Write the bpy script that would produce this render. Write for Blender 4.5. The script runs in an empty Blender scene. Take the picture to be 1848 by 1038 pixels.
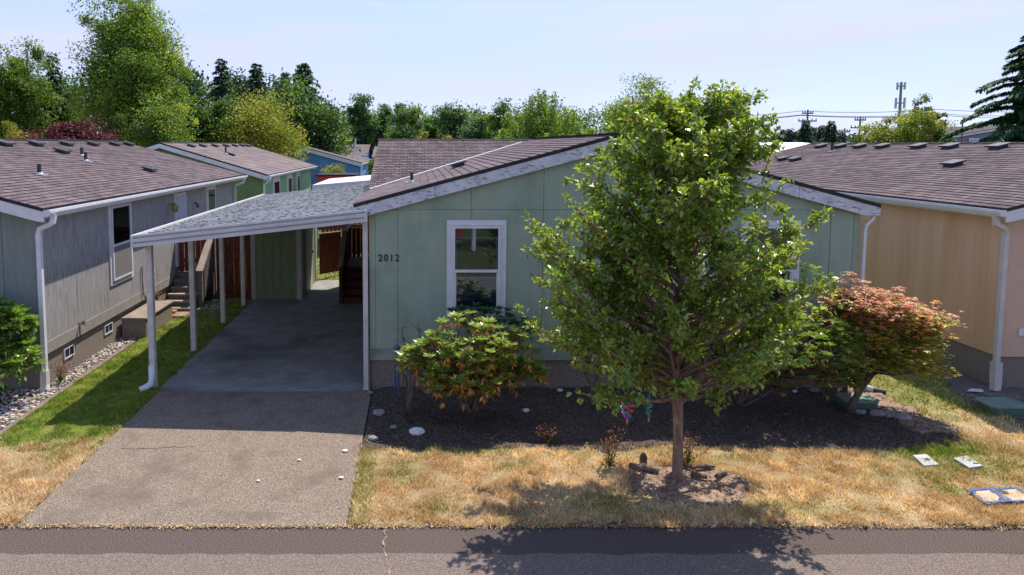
import bpy, bmesh, math, random
import numpy as np
from mathutils import Vector, Matrix, noise as mnoise
R = math.radians
# ------------------------------------------------------------------ camera, world, sun, exposure
scene = bpy.context.scene
CAMH, TH, F = 4.1, math.atan(.0856), 1250.0
CX, CY = 755.0, 369.0
cam_d = bpy.data.cameras.new('camera'); cam = bpy.data.objects.new('camera', cam_d)
scene.collection.objects.link(cam); scene.camera = cam
cam.location = (0, 0, CAMH); cam.rotation_euler = (math.pi/2-TH, 0, 0)
cam_d.sensor_width = 36; cam_d.lens = 36*F/1848
cam_d.shift_x = (924-CX)/1848; cam_d.shift_y = -(519-CY)/1848
cam_d.clip_start = .1; cam_d.clip_end = 2000
scene.view_settings.view_transform = 'Standard'; scene.view_settings.look = 'None'
scene.view_settings.gamma = 1; scene.view_settings.exposure = 0.55
SUNV = Vector((.31, .50, 1)).normalized()
EL = math.asin(SUNV.z); AZ = math.atan2(SUNV.x, SUNV.y)
w = bpy.data.worlds.new("World"); scene.world = w; w.use_nodes = True
nt = w.node_tree; nt.nodes.clear()
def N(nt, t, **k):
    n = nt.nodes.new(t)
    for a, b in k.items(): setattr(n, a, b)
    return n
sky = N(nt, 'ShaderNodeTexSky', sky_type='NISHITA', sun_disc=False, sun_elevation=EL, sun_rotation=AZ, air_density=.8, dust_density=.25, ozone_density=3.0, altitude=100)
tc = N(nt, 'ShaderNodeTexCoord'); mp = N(nt, 'ShaderNodeMapping'); mp.inputs['Scale'].default_value = (1.2, 1.2, 9)
nz = N(nt, 'ShaderNodeTexNoise'); nz.inputs['Scale'].default_value = 2.2; nz.inputs['Detail'].default_value = 7; nz.inputs['Roughness'].default_value = .55
rp = N(nt, 'ShaderNodeMapRange'); rp.inputs[1].default_value = .38; rp.inputs[2].default_value = .72; rp.inputs[3].default_value = .82; rp.inputs[4].default_value = 1.0
mx = N(nt, 'ShaderNodeMixRGB'); mx.inputs[2].default_value = (4.5, 5.0, 6.3, 1)
sx = N(nt, 'ShaderNodeSeparateXYZ'); hz = N(nt, 'ShaderNodeMapRange'); hz.inputs[1].default_value = .12; hz.inputs[2].default_value = .75; hz.inputs[3].default_value = 1.0; hz.inputs[4].default_value = .12
mm = N(nt, 'ShaderNodeMath', operation='MULTIPLY')
bg = N(nt, 'ShaderNodeBackground'); bg.inputs[1].default_value = .19
out = N(nt, 'ShaderNodeOutputWorld')
L = nt.links.new
L(tc.outputs['Generated'], mp.inputs[0]); L(mp.outputs[0], nz.inputs[0]); L(nz.outputs[0], rp.inputs[0]); L(tc.outputs['Generated'], sx.inputs[0]); L(sx.outputs[2], hz.inputs[0]); L(rp.outputs[0], mm.inputs[0]); L(hz.outputs[0], mm.inputs[1]); L(mm.outputs[0], mx.inputs[0])
tn = N(nt, 'ShaderNodeMixRGB'); tn.inputs[1].default_value = (2.20, 2.45, 3.85, 1); tn.inputs[2].default_value = (2.75, 2.8, 4.0, 1); r2 = N(nt, 'ShaderNodeMapRange'); r2.inputs[1].default_value = .36; r2.inputs[2].default_value = .66; L(nz.outputs[0], r2.inputs[0]); L(r2.outputs[0], tn.inputs[0]); L(tn.outputs[0], mx.inputs[2])
L(sky.outputs[0], mx.inputs[1]); L(mx.outputs[0], bg.inputs[0]); L(bg.outputs[0], out.inputs[0])
sd = bpy.data.lights.new('sun', 'SUN'); sd.energy = 4.4; sd.angle = R(.5); sd.color = (1, .93, .82)
so = bpy.data.objects.new('sun', sd); scene.collection.objects.link(so); so.location = (10, 20, 40)
so.rotation_euler = (-SUNV).to_track_quat('-Z', 'Y').to_euler()

# ------------------------------------------------------------------ helpers
def P(px, py, z=None, Y=None, X=None):
    """point of the place seen at a pixel of the photograph, on a level, a frontal or a side plane"""
    s, c = math.sin(TH), math.cos(TH)
    a, b = (px-CX)/F, (CY-py)/F
    d = Vector((a, c+b*s, -s+b*c))
    if z is not None: t = (z-CAMH)/d.z
    elif Y is not None: t = Y/d.y
    else: t = X/d.x
    return Vector((0, 0, CAMH))+d*t
def lin(r, g, b):
    f = lambda u: (u/255/12.92) if u/255 <= .04045 else ((u/255+.055)/1.055)**2.4
    return (f(r), f(g), f(b))
MATS = {}
def mat(name, c1, c2=None, scale=5, rough=.8, bump=0, bscale=None, stretch=(1,1,1), spec=.3, detail=6, lo=.35, hi=.65,
        c3=None, s3=1.0, lo3=.5, hi3=.7, metal=0, coords='Object', st3=(1,1,1), translucent=0):
    m = bpy.data.materials.new(name); m.use_nodes = True; nt = m.node_tree; b = nt.nodes['Principled BSDF']
    b.inputs['Roughness'].default_value = rough; b.inputs['Metallic'].default_value = metal
    b.inputs['Specular IOR Level'].default_value = spec
    L = nt.links.new
    if c2 is None: b.inputs['Base Color'].default_value = (*c1, 1)
    t = N(nt, 'ShaderNodeTexCoord')
    src = t.outputs['Object']
    if coords == 'World':
        src = N(nt, 'ShaderNodeNewGeometry').outputs['Position']
    mp = N(nt, 'ShaderNodeMapping'); mp.inputs['Scale'].default_value = stretch; L(src, mp.inputs[0])
    if c2 is not None:
        n = N(nt, 'ShaderNodeTexNoise'); n.inputs['Scale'].default_value = scale; n.inputs['Detail'].default_value = detail; n.inputs['Roughness'].default_value = .6
        L(mp.outputs[0], n.inputs[0])
        r = N(nt, 'ShaderNodeMapRange'); r.inputs[1].default_value = lo; r.inputs[2].default_value = hi; L(n.outputs[0], r.inputs[0])
        x = N(nt, 'ShaderNodeMixRGB'); x.inputs[1].default_value = (*c1, 1); x.inputs[2].default_value = (*c2, 1); L(r.outputs[0], x.inputs[0])
        o = x.outputs[0]
        if c3 is not None:
            mp3 = N(nt, 'ShaderNodeMapping'); mp3.inputs['Scale'].default_value = st3; mp3.inputs['Location'].default_value = (3.1, 7.7, 1.3); L(src, mp3.inputs[0])
            n3 = N(nt, 'ShaderNodeTexNoise'); n3.inputs['Scale'].default_value = s3; n3.inputs['Detail'].default_value = 5; L(mp3.outputs[0], n3.inputs[0])
            r3 = N(nt, 'ShaderNodeMapRange'); r3.inputs[1].default_value = lo3; r3.inputs[2].default_value = hi3; L(n3.outputs[0], r3.inputs[0])
            x3 = N(nt, 'ShaderNodeMixRGB'); x3.inputs[2].default_value = (*c3, 1); L(o, x3.inputs[1]); L(r3.outputs[0], x3.inputs[0]); o = x3.outputs[0]
        L(o, b.inputs['Base Color'])
    if bump:
        n2 = N(nt, 'ShaderNodeTexNoise'); n2.inputs['Scale'].default_value = bscale or scale; n2.inputs['Detail'].default_value = 4; L(mp.outputs[0], n2.inputs[0])
        bp = N(nt, 'ShaderNodeBump'); bp.inputs['Strength'].default_value = bump; bp.inputs['Distance'].default_value = .02; L(n2.outputs[0], bp.inputs['Height']); L(bp.outputs[0], b.inputs['Normal'])
    MATS[name] = m
    return m
def attr_mat(name, rough=.5, trans=.3, spec=.5, tint=(1.5, 1.45, .5)):
    """colour of each leaf or blade from its own attribute, with light passing through it"""
    m = bpy.data.materials.new(name); m.use_nodes = True; nt = m.node_tree; b = nt.nodes['Principled BSDF']; L = nt.links.new
    a = N(nt, 'ShaderNodeAttribute', attribute_name='col'); L(a.outputs['Color'], b.inputs['Base Color'])
    b.inputs['Roughness'].default_value = rough; b.inputs['Specular IOR Level'].default_value = spec
    if trans:
        tr = N(nt, 'ShaderNodeBsdfTranslucent'); mu = N(nt, 'ShaderNodeMixRGB', blend_type='MULTIPLY'); mu.inputs[0].default_value = 1
        mu.inputs[2].default_value = (*tint, 1); L(a.outputs['Color'], mu.inputs[1]); L(mu.outputs[0], tr.inputs[0])
        ms = N(nt, 'ShaderNodeMixShader'); ms.inputs[0].default_value = trans
        L(b.outputs[0], ms.inputs[1]); L(tr.outputs[0], ms.inputs[2]); L(ms.outputs[0], nt.nodes['Material Output'].inputs[0])
    return m
ORG = {}
def link(o, parent=None):
    scene.collection.objects.link(o)
    if parent is not None: o.parent = parent
def tag(o, label=None, cat=None, group=None, kind=None):
    if label: o['label'] = label
    if cat: o['category'] = cat
    if group: o['group'] = group
    if kind: o['kind'] = kind
    return o
def thing(name, label, cat, loc=(0,0,0), group=None):
    o = bpy.data.objects.new(name, None); o.empty_display_size = .2; o.location = loc; scene.collection.objects.link(o)
    ORG[o.name] = Vector(loc)
    return tag(o, label, cat, group)
class MB:
    def __init__(s): s.v = []; s.f = []
    def add(s, vs, fs):
        k = len(s.v); s.v += [tuple(v) for v in vs]; s.f += [tuple(i+k for i in f) for f in fs]; return s
    def box(s, x0, x1, y0, y1, z0, z1):
        return s.add([(x0,y0,z0),(x1,y0,z0),(x1,y1,z0),(x0,y1,z0),(x0,y0,z1),(x1,y0,z1),(x1,y1,z1),(x0,y1,z1)],
                     [(0,3,2,1),(4,5,6,7),(0,1,5,4),(1,2,6,5),(2,3,7,6),(3,0,4,7)])
    def prism(s, poly, ax, a, b):
        n = len(poly)
        def mk(p, t): return {'x': (t, p[0], p[1]), 'y': (p[0], t, p[1]), 'z': (p[0], p[1], t)}[ax]
        vs = [mk(p, a) for p in poly]+[mk(p, b) for p in poly]
        fs = [tuple(range(n)), tuple(range(2*n-1, n-1, -1))]+[(i, (i+1) % n, (i+1) % n+n, i+n) for i in range(n)]
        return s.add(vs, fs)
    def bar(s, p, q, w, h, up=(0,0,1)):
        p = Vector(p); q = Vector(q); d = (q-p).normalized(); u = Vector(up)
        if abs(d.dot(u)) > .99: u = Vector((0,1,0))
        sx = d.cross(u).normalized(); uz = sx.cross(d).normalized()
        vs = [a+sx*i*w/2+uz*j*h/2 for a in (p, q) for i, j in ((-1,-1),(1,-1),(1,1),(-1,1))]
        return s.add(vs, [(0,1,2,3),(7,6,5,4),(0,4,5,1),(1,5,6,2),(2,6,7,3),(3,7,4,0)])
    def tube(s, pts, rs, n=8, rot=0):
        pts = [Vector(p) for p in pts]
        if not hasattr(rs, '__len__'): rs = [rs]*len(pts)
        k = len(s.v); up = Vector((0,0,1)) if abs((pts[-1]-pts[0]).normalized().z) < .9 else Vector((0,1,0))
        for i, p in enumerate(pts):
            d = (pts[min(i+1, len(pts)-1)]-pts[max(i-1, 0)])
            d = d.normalized() if d.length > 1e-6 else Vector((0,0,1))
            a = d.cross(up); a = a.normalized() if a.length > 1e-4 else Vector((1,0,0)); b = a.cross(d).normalized()
            for j in range(n):
                t = 2*math.pi*j/n+rot
                s.v.append(tuple(p+(a*math.cos(t)+b*math.sin(t))*rs[i]))
        m = len(pts)
        for i in range(m-1):
            for j in range(n):
                s.f.append((k+i*n+j, k+i*n+(j+1) % n, k+(i+1)*n+(j+1) % n, k+(i+1)*n+j))
        s.f.append(tuple(k+j for j in range(n))[::-1]); s.f.append(tuple(k+(m-1)*n+j for j in range(n)))
        return s
    def rock(s, c, r, rng, sub=2):
        bm = bmesh.new(); bmesh.ops.create_icosphere(bm, subdivisions=sub, radius=1)
        o = Vector((rng.random()*50, rng.random()*50, 0))
        for v in bm.verts:
            v.co *= 1+.28*mnoise.noise(v.co*1.3+o)
            v.co = Vector((v.co.x*r[0]+c[0], v.co.y*r[1]+c[1], v.co.z*r[2]+c[2]))
        s.add([v.co for v in bm.verts], [[v.index for v in f.verts] for f in bm.faces]); bm.free(); return s
    def build(s, name, m, parent=None, smooth=False, bevel=0, label=None, loc=None, recalc=True):
        me = bpy.data.meshes.new(name)
        org = Vector((0,0,0))
        if parent is not None: org = ORG.get(parent.name, Vector((0,0,0)))
        elif loc is not None: org = Vector(loc)
        me.from_pydata([tuple(Vector(v)-org) for v in s.v], [], s.f)
        if recalc:
            bm = bmesh.new(); bm.from_mesh(me); bmesh.ops.recalc_face_normals(bm, faces=bm.faces); bm.to_mesh(me); bm.free()
        me.materials.append(m)
        if smooth: me.polygons.foreach_set('use_smooth', [True]*len(me.polygons))
        o = bpy.data.objects.new(name, me); link(o, parent)
        if parent is None: o.location = org
        ORG[o.name] = org
        if bevel:
            b = o.modifiers.new('bevel', 'BEVEL'); b.width = bevel; b.segments = 2; b.limit_method = 'ANGLE'
        if label: o['label'] = label
        return o
def copy_tree(o, parent=None):
    c = o.copy(); scene.collection.objects.link(c)
    if parent is not None: c.parent = parent
    for ch in list(o.children): copy_tree(ch, c)
    return c
def np_mesh(name, V, Fq, col, m, parent=None, loc=None, k=4):
    """mesh from arrays: V (n,3), faces (m,k), colour per vertex"""
    org = Vector((0,0,0))
    if parent is not None: org = ORG.get(parent.name, org)
    elif loc is not None: org = Vector(loc)
    V = V-np.array(org)
    me = bpy.data.meshes.new(name); nv, nf = len(V), len(Fq)
    me.vertices.add(nv); me.vertices.foreach_set('co', V.astype(np.float32).ravel())
    me.loops.add(nf*k); me.loops.foreach_set('vertex_index', Fq.astype(np.int32).ravel())
    me.polygons.add(nf); me.polygons.foreach_set('loop_start', (np.arange(nf)*k).astype(np.int32))
    me.update(calc_edges=True)
    if col is not None:
        a = me.attributes.new('col', 'FLOAT_COLOR', 'POINT')
        a.data.foreach_set('color', np.c_[col, np.ones(nv)].astype(np.float32).ravel())
    me.materials.append(m)
    o = bpy.data.objects.new(name, me); link(o, parent)
    if parent is None: o.location = org
    ORG[o.name] = org
    return o
def unit(a): return a/np.maximum(np.linalg.norm(a, axis=1, keepdims=True), 1e-9)
def leaf_arrays(B, D, Nn, Ln, Wd, col, rg, fold=.18, droop=.15):
    D = unit(D); S = unit(np.cross(D, Nn)); Nn = unit(np.cross(S, D))
    Ln = Ln[:, None]; Wd = Wd[:, None]
    mid = B+D*Ln*.48
    V = np.stack([B, mid+S*Wd*.5+Nn*Wd*fold, B+D*Ln-Nn*Ln*droop, mid-S*Wd*.5+Nn*Wd*fold], 1).reshape(-1, 3)
    Fq = np.arange(len(B)*4).reshape(-1, 4)
    return V, Fq, np.repeat(col, 4, 0)
def vnoise(x, y, sc, seed=0):
    """smooth value noise on arrays"""
    rg = np.random.RandomState(seed); T = rg.rand(64, 64)
    x = x*sc+1000.3; y = y*sc+1000.7; xi = np.floor(x).astype(int); yi = np.floor(y).astype(int); fx = x-xi; fy = y-yi
    fx = fx*fx*(3-2*fx); fy = fy*fy*(3-2*fy)
    g = lambda i, j: T[i % 64, j % 64]
    return (g(xi, yi)*(1-fx)+g(xi+1, yi)*fx)*(1-fy)+(g(xi, yi+1)*(1-fx)+g(xi+1, yi+1)*fx)*fy

# ------------------------------------------------------------------ materials
asphalt = mat('asphalt', (.045,.032,.028), (.165,.125,.112), 75, .9, .5, 120, c3=(.26,.21,.19), s3=260, lo3=.62, hi3=.72, detail=3, coords='World', spec=.2)
asphalt2 = mat('asphalt_worn', (.09,.068,.058), (.27,.212,.18), 75, .9, .5, 120, c3=(.31,.255,.22), s3=220, lo3=.58, hi3=.7, detail=3, coords='World', spec=.2)
conc_front = mat('aggregate_concrete', (.10,.075,.058), (.36,.285,.225), 60, .95, .5, 140, c3=(.15,.115,.09), s3=2.6, lo3=.48, hi3=.78, detail=4, coords='World', spec=.2)
conc_rear = mat('smooth_concrete', (.20,.195,.19), (.29,.28,.265), 3.0, .8, .15, 60, c3=(.10,.098,.10), s3=.55, lo3=.55, hi3=.72, coords='World', spec=.3)
soil = mat('mulch_soil', (.05,.038,.032), (.16,.12,.10), 26, 1, .9, 60, c3=(.24,.18,.15), s3=45, lo3=.6, hi3=.72, coords='World', spec=.1)
dirt = mat('dry_dirt', (.20,.135,.095), (.40,.29,.22), 12, 1, .8, 50, c3=(.13,.08,.055), s3=18, lo3=.55, hi3=.7, coords='World', spec=.1)
dirt_dark = mat('pebbly_dirt', (.10,.08,.07), (.24,.2,.18), 30, 1, .8, 70, c3=(.3,.28,.26), s3=60, lo3=.62, hi3=.7, coords='World', spec=.1)
earth = mat('earth', (.05,.075,.02), (.11,.10,.04), .8, 1, .3, 20, coords='World', spec=.1)
white = mat('white_paint', (.60,.60,.62), (.72,.72,.73), 3, .5, .05, 20)
trimw = mat('trim_white', (.62,.62,.66), (.72,.72,.75), 8, .45)
barge_m = mat('weathered_white_board', (.50,.51,.56), (.64,.65,.70), 5, .6, .1, 30, c3=(.20,.205,.225), s3=16, lo3=.54, hi3=.70, st3=(.6,1,1.6))
post_m = mat('post_white', (.50,.48,.43), (.62,.60,.55), 4, .6, c3=(.25,.17,.09), s3=3, lo3=.66, hi3=.74)
pipe_m = mat('downspout_paint', (.48,.46,.42), (.58,.56,.52), 5, .5, c3=(.30,.24,.17), s3=5, lo3=.62, hi3=.72)
blackm = mat('black_metal', (.015,.015,.018), (.035,.035,.04), 9, .45, spec=.5)
drip = mat('shingle_edge', (.02,.02,.024), (.045,.042,.045), 30, .9)
galv = mat('galvanised', (.45,.46,.48), (.62,.62,.64), 10, .4, metal=.4)
flash_m = mat('flashing', (.62,.64,.68), (.75,.76,.8), 10, .4)
fnd = mat('pebble_foundation', (.13,.105,.09), (.33,.28,.24), 75, .95, .7, 75, c3=(.42,.31,.23), s3=110, lo3=.6, hi3=.68, detail=2)
green_w = mat('green_siding', (.285,.36,.28), (.325,.40,.31), 1.6, .55, .08, 90, stretch=(6,6,.6), c3=(.215,.295,.215), s3=1.6, lo3=.5, hi3=.75)
green_b = mat('green_splashed_board', (.235,.32,.25), (.30,.34,.27), 3, .7, .1, 60, stretch=(1,1,2), c3=(.17,.16,.12), s3=5, lo3=.5, hi3=.72)
green_s = mat('shed_siding', (.18,.24,.125), (.235,.30,.165), 3, .7, .1, 40, stretch=(6,6,.8))
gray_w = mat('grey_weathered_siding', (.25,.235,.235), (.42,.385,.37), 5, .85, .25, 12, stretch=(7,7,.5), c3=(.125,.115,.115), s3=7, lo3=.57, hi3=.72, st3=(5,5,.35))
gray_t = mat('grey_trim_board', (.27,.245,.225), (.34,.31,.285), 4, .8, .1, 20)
tan_w = mat('tan_siding', (.63,.39,.235), (.72,.47,.30), 1.8, .75, .05, 40, stretch=(2.2,2.2,.14), c3=(.53,.31,.15), s3=1.0, lo3=.5, hi3=.8, st3=(1.5,1.5,.22))
tan_f = mat('tan_front_siding', (.56,.385,.28), (.62,.43,.32), 3, .7, .05, 60)
lgreen_w = mat('pale_green_siding', (.20,.36,.22), (.25,.43,.27), 1.5, .7, stretch=(3,3,.5))
lgreen_f = mat('sage_gable_siding', (.14,.22,.075), (.18,.27,.10), 1.5, .7)
blue_w = mat('blue_siding', (.10,.24,.50), (.13,.29,.56), 1.5, .7)
bgray_w = mat('slate_siding', (.20,.20,.24), (.25,.25,.29), 1, .8)
redp = mat('red_paint', (.55,.05,.03), (.63,.07,.04), 2, .6)
redwood = mat('redwood_boards', (.10,.024,.013), (.24,.06,.03), 4, .85, .2, 30, stretch=(9,9,.7), c3=(.05,.015,.01), s3=5, lo3=.55, hi3=.7)
deckwood = mat('dark_red_deck', (.06,.018,.011), (.13,.042,.025), 4, .7, .2, 30, stretch=(1,6,6))
deck_gray = mat('grey_stair_wood', (.12,.105,.095), (.21,.185,.165), 5, .85, .2, 30, stretch=(1,6,6))
rail_wood = mat('worn_rail_wood', (.26,.20,.17), (.38,.31,.27), 5, .85, .2, 30)
carp_roof = mat('dirty_white_metal', (.38,.365,.34), (.60,.58,.55), 5, .5, .05, 20, stretch=(.35,3,1), c3=(.13,.13,.12), s3=19, lo3=.50, hi3=.60, st3=(.7,3.2,1))
carp_f = mat('white_aluminium', (.50,.49,.50), (.60,.59,.60), 3, .45)
bark = mat('brown_bark', (.17,.10,.07), (.34,.22,.16), 16, .95, .9, 22, stretch=(1.6,1.6,.3), c3=(.34,.27,.21), s3=12, lo3=.58, hi3=.7)
barkg = mat('grey_bark', (.09,.065,.05), (.20,.155,.12), 16, .9, .5, 22, stretch=(2,2,.5))
twigm = mat('twig_bark', (.07,.05,.035), (.15,.11,.08), 12, .9)
rockm = mat('grey_rock', (.20,.19,.18), (.36,.34,.32), 14, .9, .5, 30)
rockw = mat('white_rock', (.62,.61,.6), (.8,.79,.77), 10, .8, .4, 20)
concm = mat('pale_concrete', (.34,.35,.35), (.50,.51,.50), 9, .9, .3, 40)
boxg = mat('green_plastic', (.13,.21,.17), (.18,.27,.22), 6, .5)
boxgd = mat('dark_green_plastic', (.06,.12,.10), (.09,.16,.13), 6, .55)
bluep = mat('blue_marking_paint', (.03,.09,.27), (.07,.17,.42), 30, .9, c3=(.30,.24,.14), s3=22, lo3=.52, hi3=.62)
tanlid = mat('tan_lid', (.42,.31,.20), (.58,.45,.32), 12, .85, .3, 30)
darkint = mat('dark_interior', (.012,.014,.03))
blindm = mat('blind_slat', (.07,.08,.20))
screenm = mat('insect_screen', (.20,.18,.17), (.23,.205,.195), 60, .9)
clearm = mat('curtain_pale', (.42,.42,.46))
leafm = attr_mat('leaf', .34, .40, .6)
leafsoft = attr_mat('leaf_far', .6, .3, .3)
leafglossy = attr_mat('leaf_glossy', .28, .25, .6)
leafred = attr_mat('leaf_red', .5, .35, .35, tint=(1.4, 1.1, .6))
grassm = attr_mat('grass_blade', .7, .25, .2, tint=(1.2, 1.15, .7))
soilcol = attr_mat('lawn_soil', .95, 0, .1)
stonecol = attr_mat('stone', .85, 0, .3)
def glass_mat(name, refl, tint=(.85,.9,.95)):
    m = bpy.data.materials.new(name); m.use_nodes = True; nt = m.node_tree; nt.nodes.clear(); L = nt.links.new
    t = N(nt, 'ShaderNodeBsdfTransparent'); t.inputs[0].default_value = (*tint, 1)
    g = N(nt, 'ShaderNodeBsdfGlossy'); g.inputs['Roughness'].default_value = .02; g.inputs[0].default_value = (.72, .82, 1, 1)
    fr = N(nt, 'ShaderNodeFresnel'); fr.inputs[0].default_value = 1.5
    ad = N(nt, 'ShaderNodeMath', operation='ADD'); ad.inputs[1].default_value = refl; ad.use_clamp = True
    ms = N(nt, 'ShaderNodeMixShader'); o = N(nt, 'ShaderNodeOutputMaterial')
    L(fr.outputs[0], ad.inputs[0]); L(ad.outputs[0], ms.inputs[0]); L(t.outputs[0], ms.inputs[1]); L(g.outputs[0], ms.inputs[2]); L(ms.outputs[0], o.inputs[0])
    return m
glass = glass_mat('window_glass', .07)
def shingle_mat(name, ca, cb, line):
    m = bpy.data.materials.new(name); m.use_nodes = True; nt = m.node_tree; b = nt.nodes['Principled BSDF']; L = nt.links.new
    uv = N(nt, 'ShaderNodeUVMap'); br = N(nt, 'ShaderNodeTexBrick')
    br.inputs['Scale'].default_value = 1; br.inputs['Brick Width'].default_value = .55; br.inputs['Row Height'].default_value = 1
    br.inputs['Mortar Size'].default_value = .035; br.inputs['Color1'].default_value = (*ca, 1); br.inputs['Color2'].default_value = (*cb, 1); br.inputs['Mortar'].default_value = (*line, 1)
    br.inputs['Mortar Smooth'].default_value = .3; br.offset_frequency = 2; br.offset = .37
    L(uv.outputs[0], br.inputs[0])
    t = N(nt, 'ShaderNodeTexCoord'); n = N(nt, 'ShaderNodeTexNoise'); n.inputs['Scale'].default_value = 1.1; n.inputs['Detail'].default_value = 8; n.inputs['Roughness'].default_value = .7; L(t.outputs['Object'], n.inputs[0])
    r = N(nt, 'ShaderNodeMapRange'); r.inputs[1].default_value = .3; r.inputs[2].default_value = .7; r.inputs[3].default_value = .72; r.inputs[4].default_value = 1.25; L(n.outputs[0], r.inputs[0])
    x = N(nt, 'ShaderNodeMixRGB', blend_type='MULTIPLY'); x.inputs[0].default_value = 1; L(br.outputs[0], x.inputs[1]); L(r.outputs[0], x.inputs[2])
    n2 = N(nt, 'ShaderNodeTexNoise'); n2.inputs['Scale'].default_value = 60; L(t.outputs['Object'], n2.inputs[0])
    r2 = N(nt, 'ShaderNodeMapRange'); r2.inputs[1].default_value = .3; r2.inputs[2].default_value = .7; r2.inputs[3].default_value = .75; r2.inputs[4].default_value = 1.25; L(n2.outputs[0], r2.inputs[0])
    x2 = N(nt, 'ShaderNodeMixRGB', blend_type='MULTIPLY'); x2.inputs[0].default_value = 1; L(x.outputs[0], x2.inputs[1]); L(r2.outputs[0], x2.inputs[2])
    L(x2.outputs[0], b.inputs['Base Color']); b.inputs['Roughness'].default_value = .95; b.inputs['Specular IOR Level'].default_value = .2
    return m
shingle = shingle_mat('brown_grey_shingles', (.10,.074,.082), (.185,.143,.148), (.045,.034,.039))
shingle2 = shingle_mat('light_brown_shingles', (.17,.135,.135), (.24,.195,.19), (.09,.07,.075))

# ------------------------------------------------------------------ building pieces
def shingle_slope(name, m, parent, E0, E1, U, course=.145, cap=True):
    """shingled slope: E0-E1 the eave line, U the vector from eave to ridge; each course a real overlapping step"""
    E0, E1, U = Vector(E0), Vector(E1), Vector(U); n = max(3, round(U.length/course)); A = E1-E0
    nn = A.cross(U).normalized(); nn = nn if nn.z > 0 else -nn
    V = []; Fc = []; UV = []
    rng = random.Random(int(abs(E0.x*100+E0.y*10)))
    for i in range(n):
        t0, t1 = i/n, (i+1)/n+.004
        lo, hi = nn*(.014+rng.uniform(-.002, .002)), nn*.001
        k = len(V)
        V += [E0+U*t0+lo, E1+U*t0+lo, E1+U*t1+hi, E0+U*t1+hi, E0+U*t0-nn*.004, E1+U*t0-nn*.004]
        Fc += [(k, k+1, k+2, k+3), (k+4, k+5, k+1, k)]
        a = A.length/.33; UV += [(0, i+.08), (a, i+.08), (a, i+1), (0, i+1), (0, i), (a, i), (a, i+.02), (0, i+.02)]
    # deck under the courses
    k = len(V); th = nn*-.035
    V += [E0-nn*.006, E1-nn*.006, E1+U-nn*.006, E0+U-nn*.006, E0+th, E1+th, E1+U+th, E0+U+th]
    Fc += [(k+4,k+5,k+6,k+7),(k,k+1,k+5,k+4),(k+1,k+2,k+6,k+5),(k+3,k,k+4,k+7)]; UV += [(0,0)]*16
    me = bpy.data.meshes.new(name); org = ORG[parent.name]
    me.from_pydata([tuple(v-org) for v in V], [], Fc); me.materials.append(m)
    ul = me.uv_layers.new(name='UVMap'); ul.data.foreach_set('uv', [c for u in UV for c in u])
    o = bpy.data.objects.new(name, me); link(o, parent); ORG[o.name] = org
    return o
def ridge_cap(parent, A, B, half, drop, m, step=.28):
    """bent cap shingles along a ridge"""
    A, B = Vector(A), Vector(B); d = (B-A); Ln = d.length; d.normalize(); s = Vector((0,0,1)).cross(d).normalized(); mb = MB(); n = int(Ln/step)
    for i in range(n):
        p, q = A+d*Ln*i/n, A+d*Ln*(i+1.1)/n
        up0, up1 = Vector((0,0,.034)), Vector((0,0,.016)); dn = Vector((0,0,-drop))
        th = Vector((0,0,-.012))
        vs = [p-s*half+dn+up0, p+up0, p+s*half+dn+up0, q-s*half+dn+up1, q+up1, q+s*half+dn+up1]
        vs += [v+th for v in vs]
        mb.add(vs, [(0,1,4,3),(1,2,5,4),(6,9,10,7),(7,10,11,8),(0,6,7,1),(1,7,8,2),(3,4,10,9),(4,5,11,10),(0,3,9,6),(2,8,11,5)])
    return mb.build('ridge_cap', m, parent)
def roof_vent(parent, p, m_slope_dir, W=.36, name='roof_vent', L=.32):
    """low square static vent on a slope; p on the surface, m_slope_dir = (sx, sy, m): downhill direction"""
    e = MB(); x, y, z = p
    dx, dy, m = m_slope_dir
    def pt(a, b, h): # a downhill, b across
        return (x+dx*a-dy*b, y+dy*a+dx*b, z-m*a+h)
    def slab(a0, a1, b0, b1, h0, h1): 
        vs = [pt(a0,b0,h0),pt(a1,b0,h0),pt(a1,b1,h0),pt(a0,b1,h0),pt(a0,b0,h1),pt(a1,b0,h1),pt(a1,b1,h1),pt(a0,b1,h1)]
        e.add(vs, [(0,3,2,1),(4,5,6,7),(0,1,5,4),(1,2,6,5),(2,3,7,6),(3,0,4,7)])
    slab(-.12,.12,-W*.36,W*.36,.006,.075); slab(-L/2,L/2,-W/2,W/2,.07,.105)
    return e.build(name, blackm, parent)
def vent_pipe(parent, p, h=.28, r=.035):
    b = MB(); x, y, z = p
    o = MB().tube([(x,y,z-.03),(x,y,z+h)], r, 10).build('vent_pipe', blackm, parent)
    b.tube([(x,y,z-.02),(x,y,z+.05)], [r+.06, r+.01], 10); b.box(x-.13,x+.13,y-.1,y+.1,z-.02,z+.012)
    b.build('pipe_flashing', galv, o); return o
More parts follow.
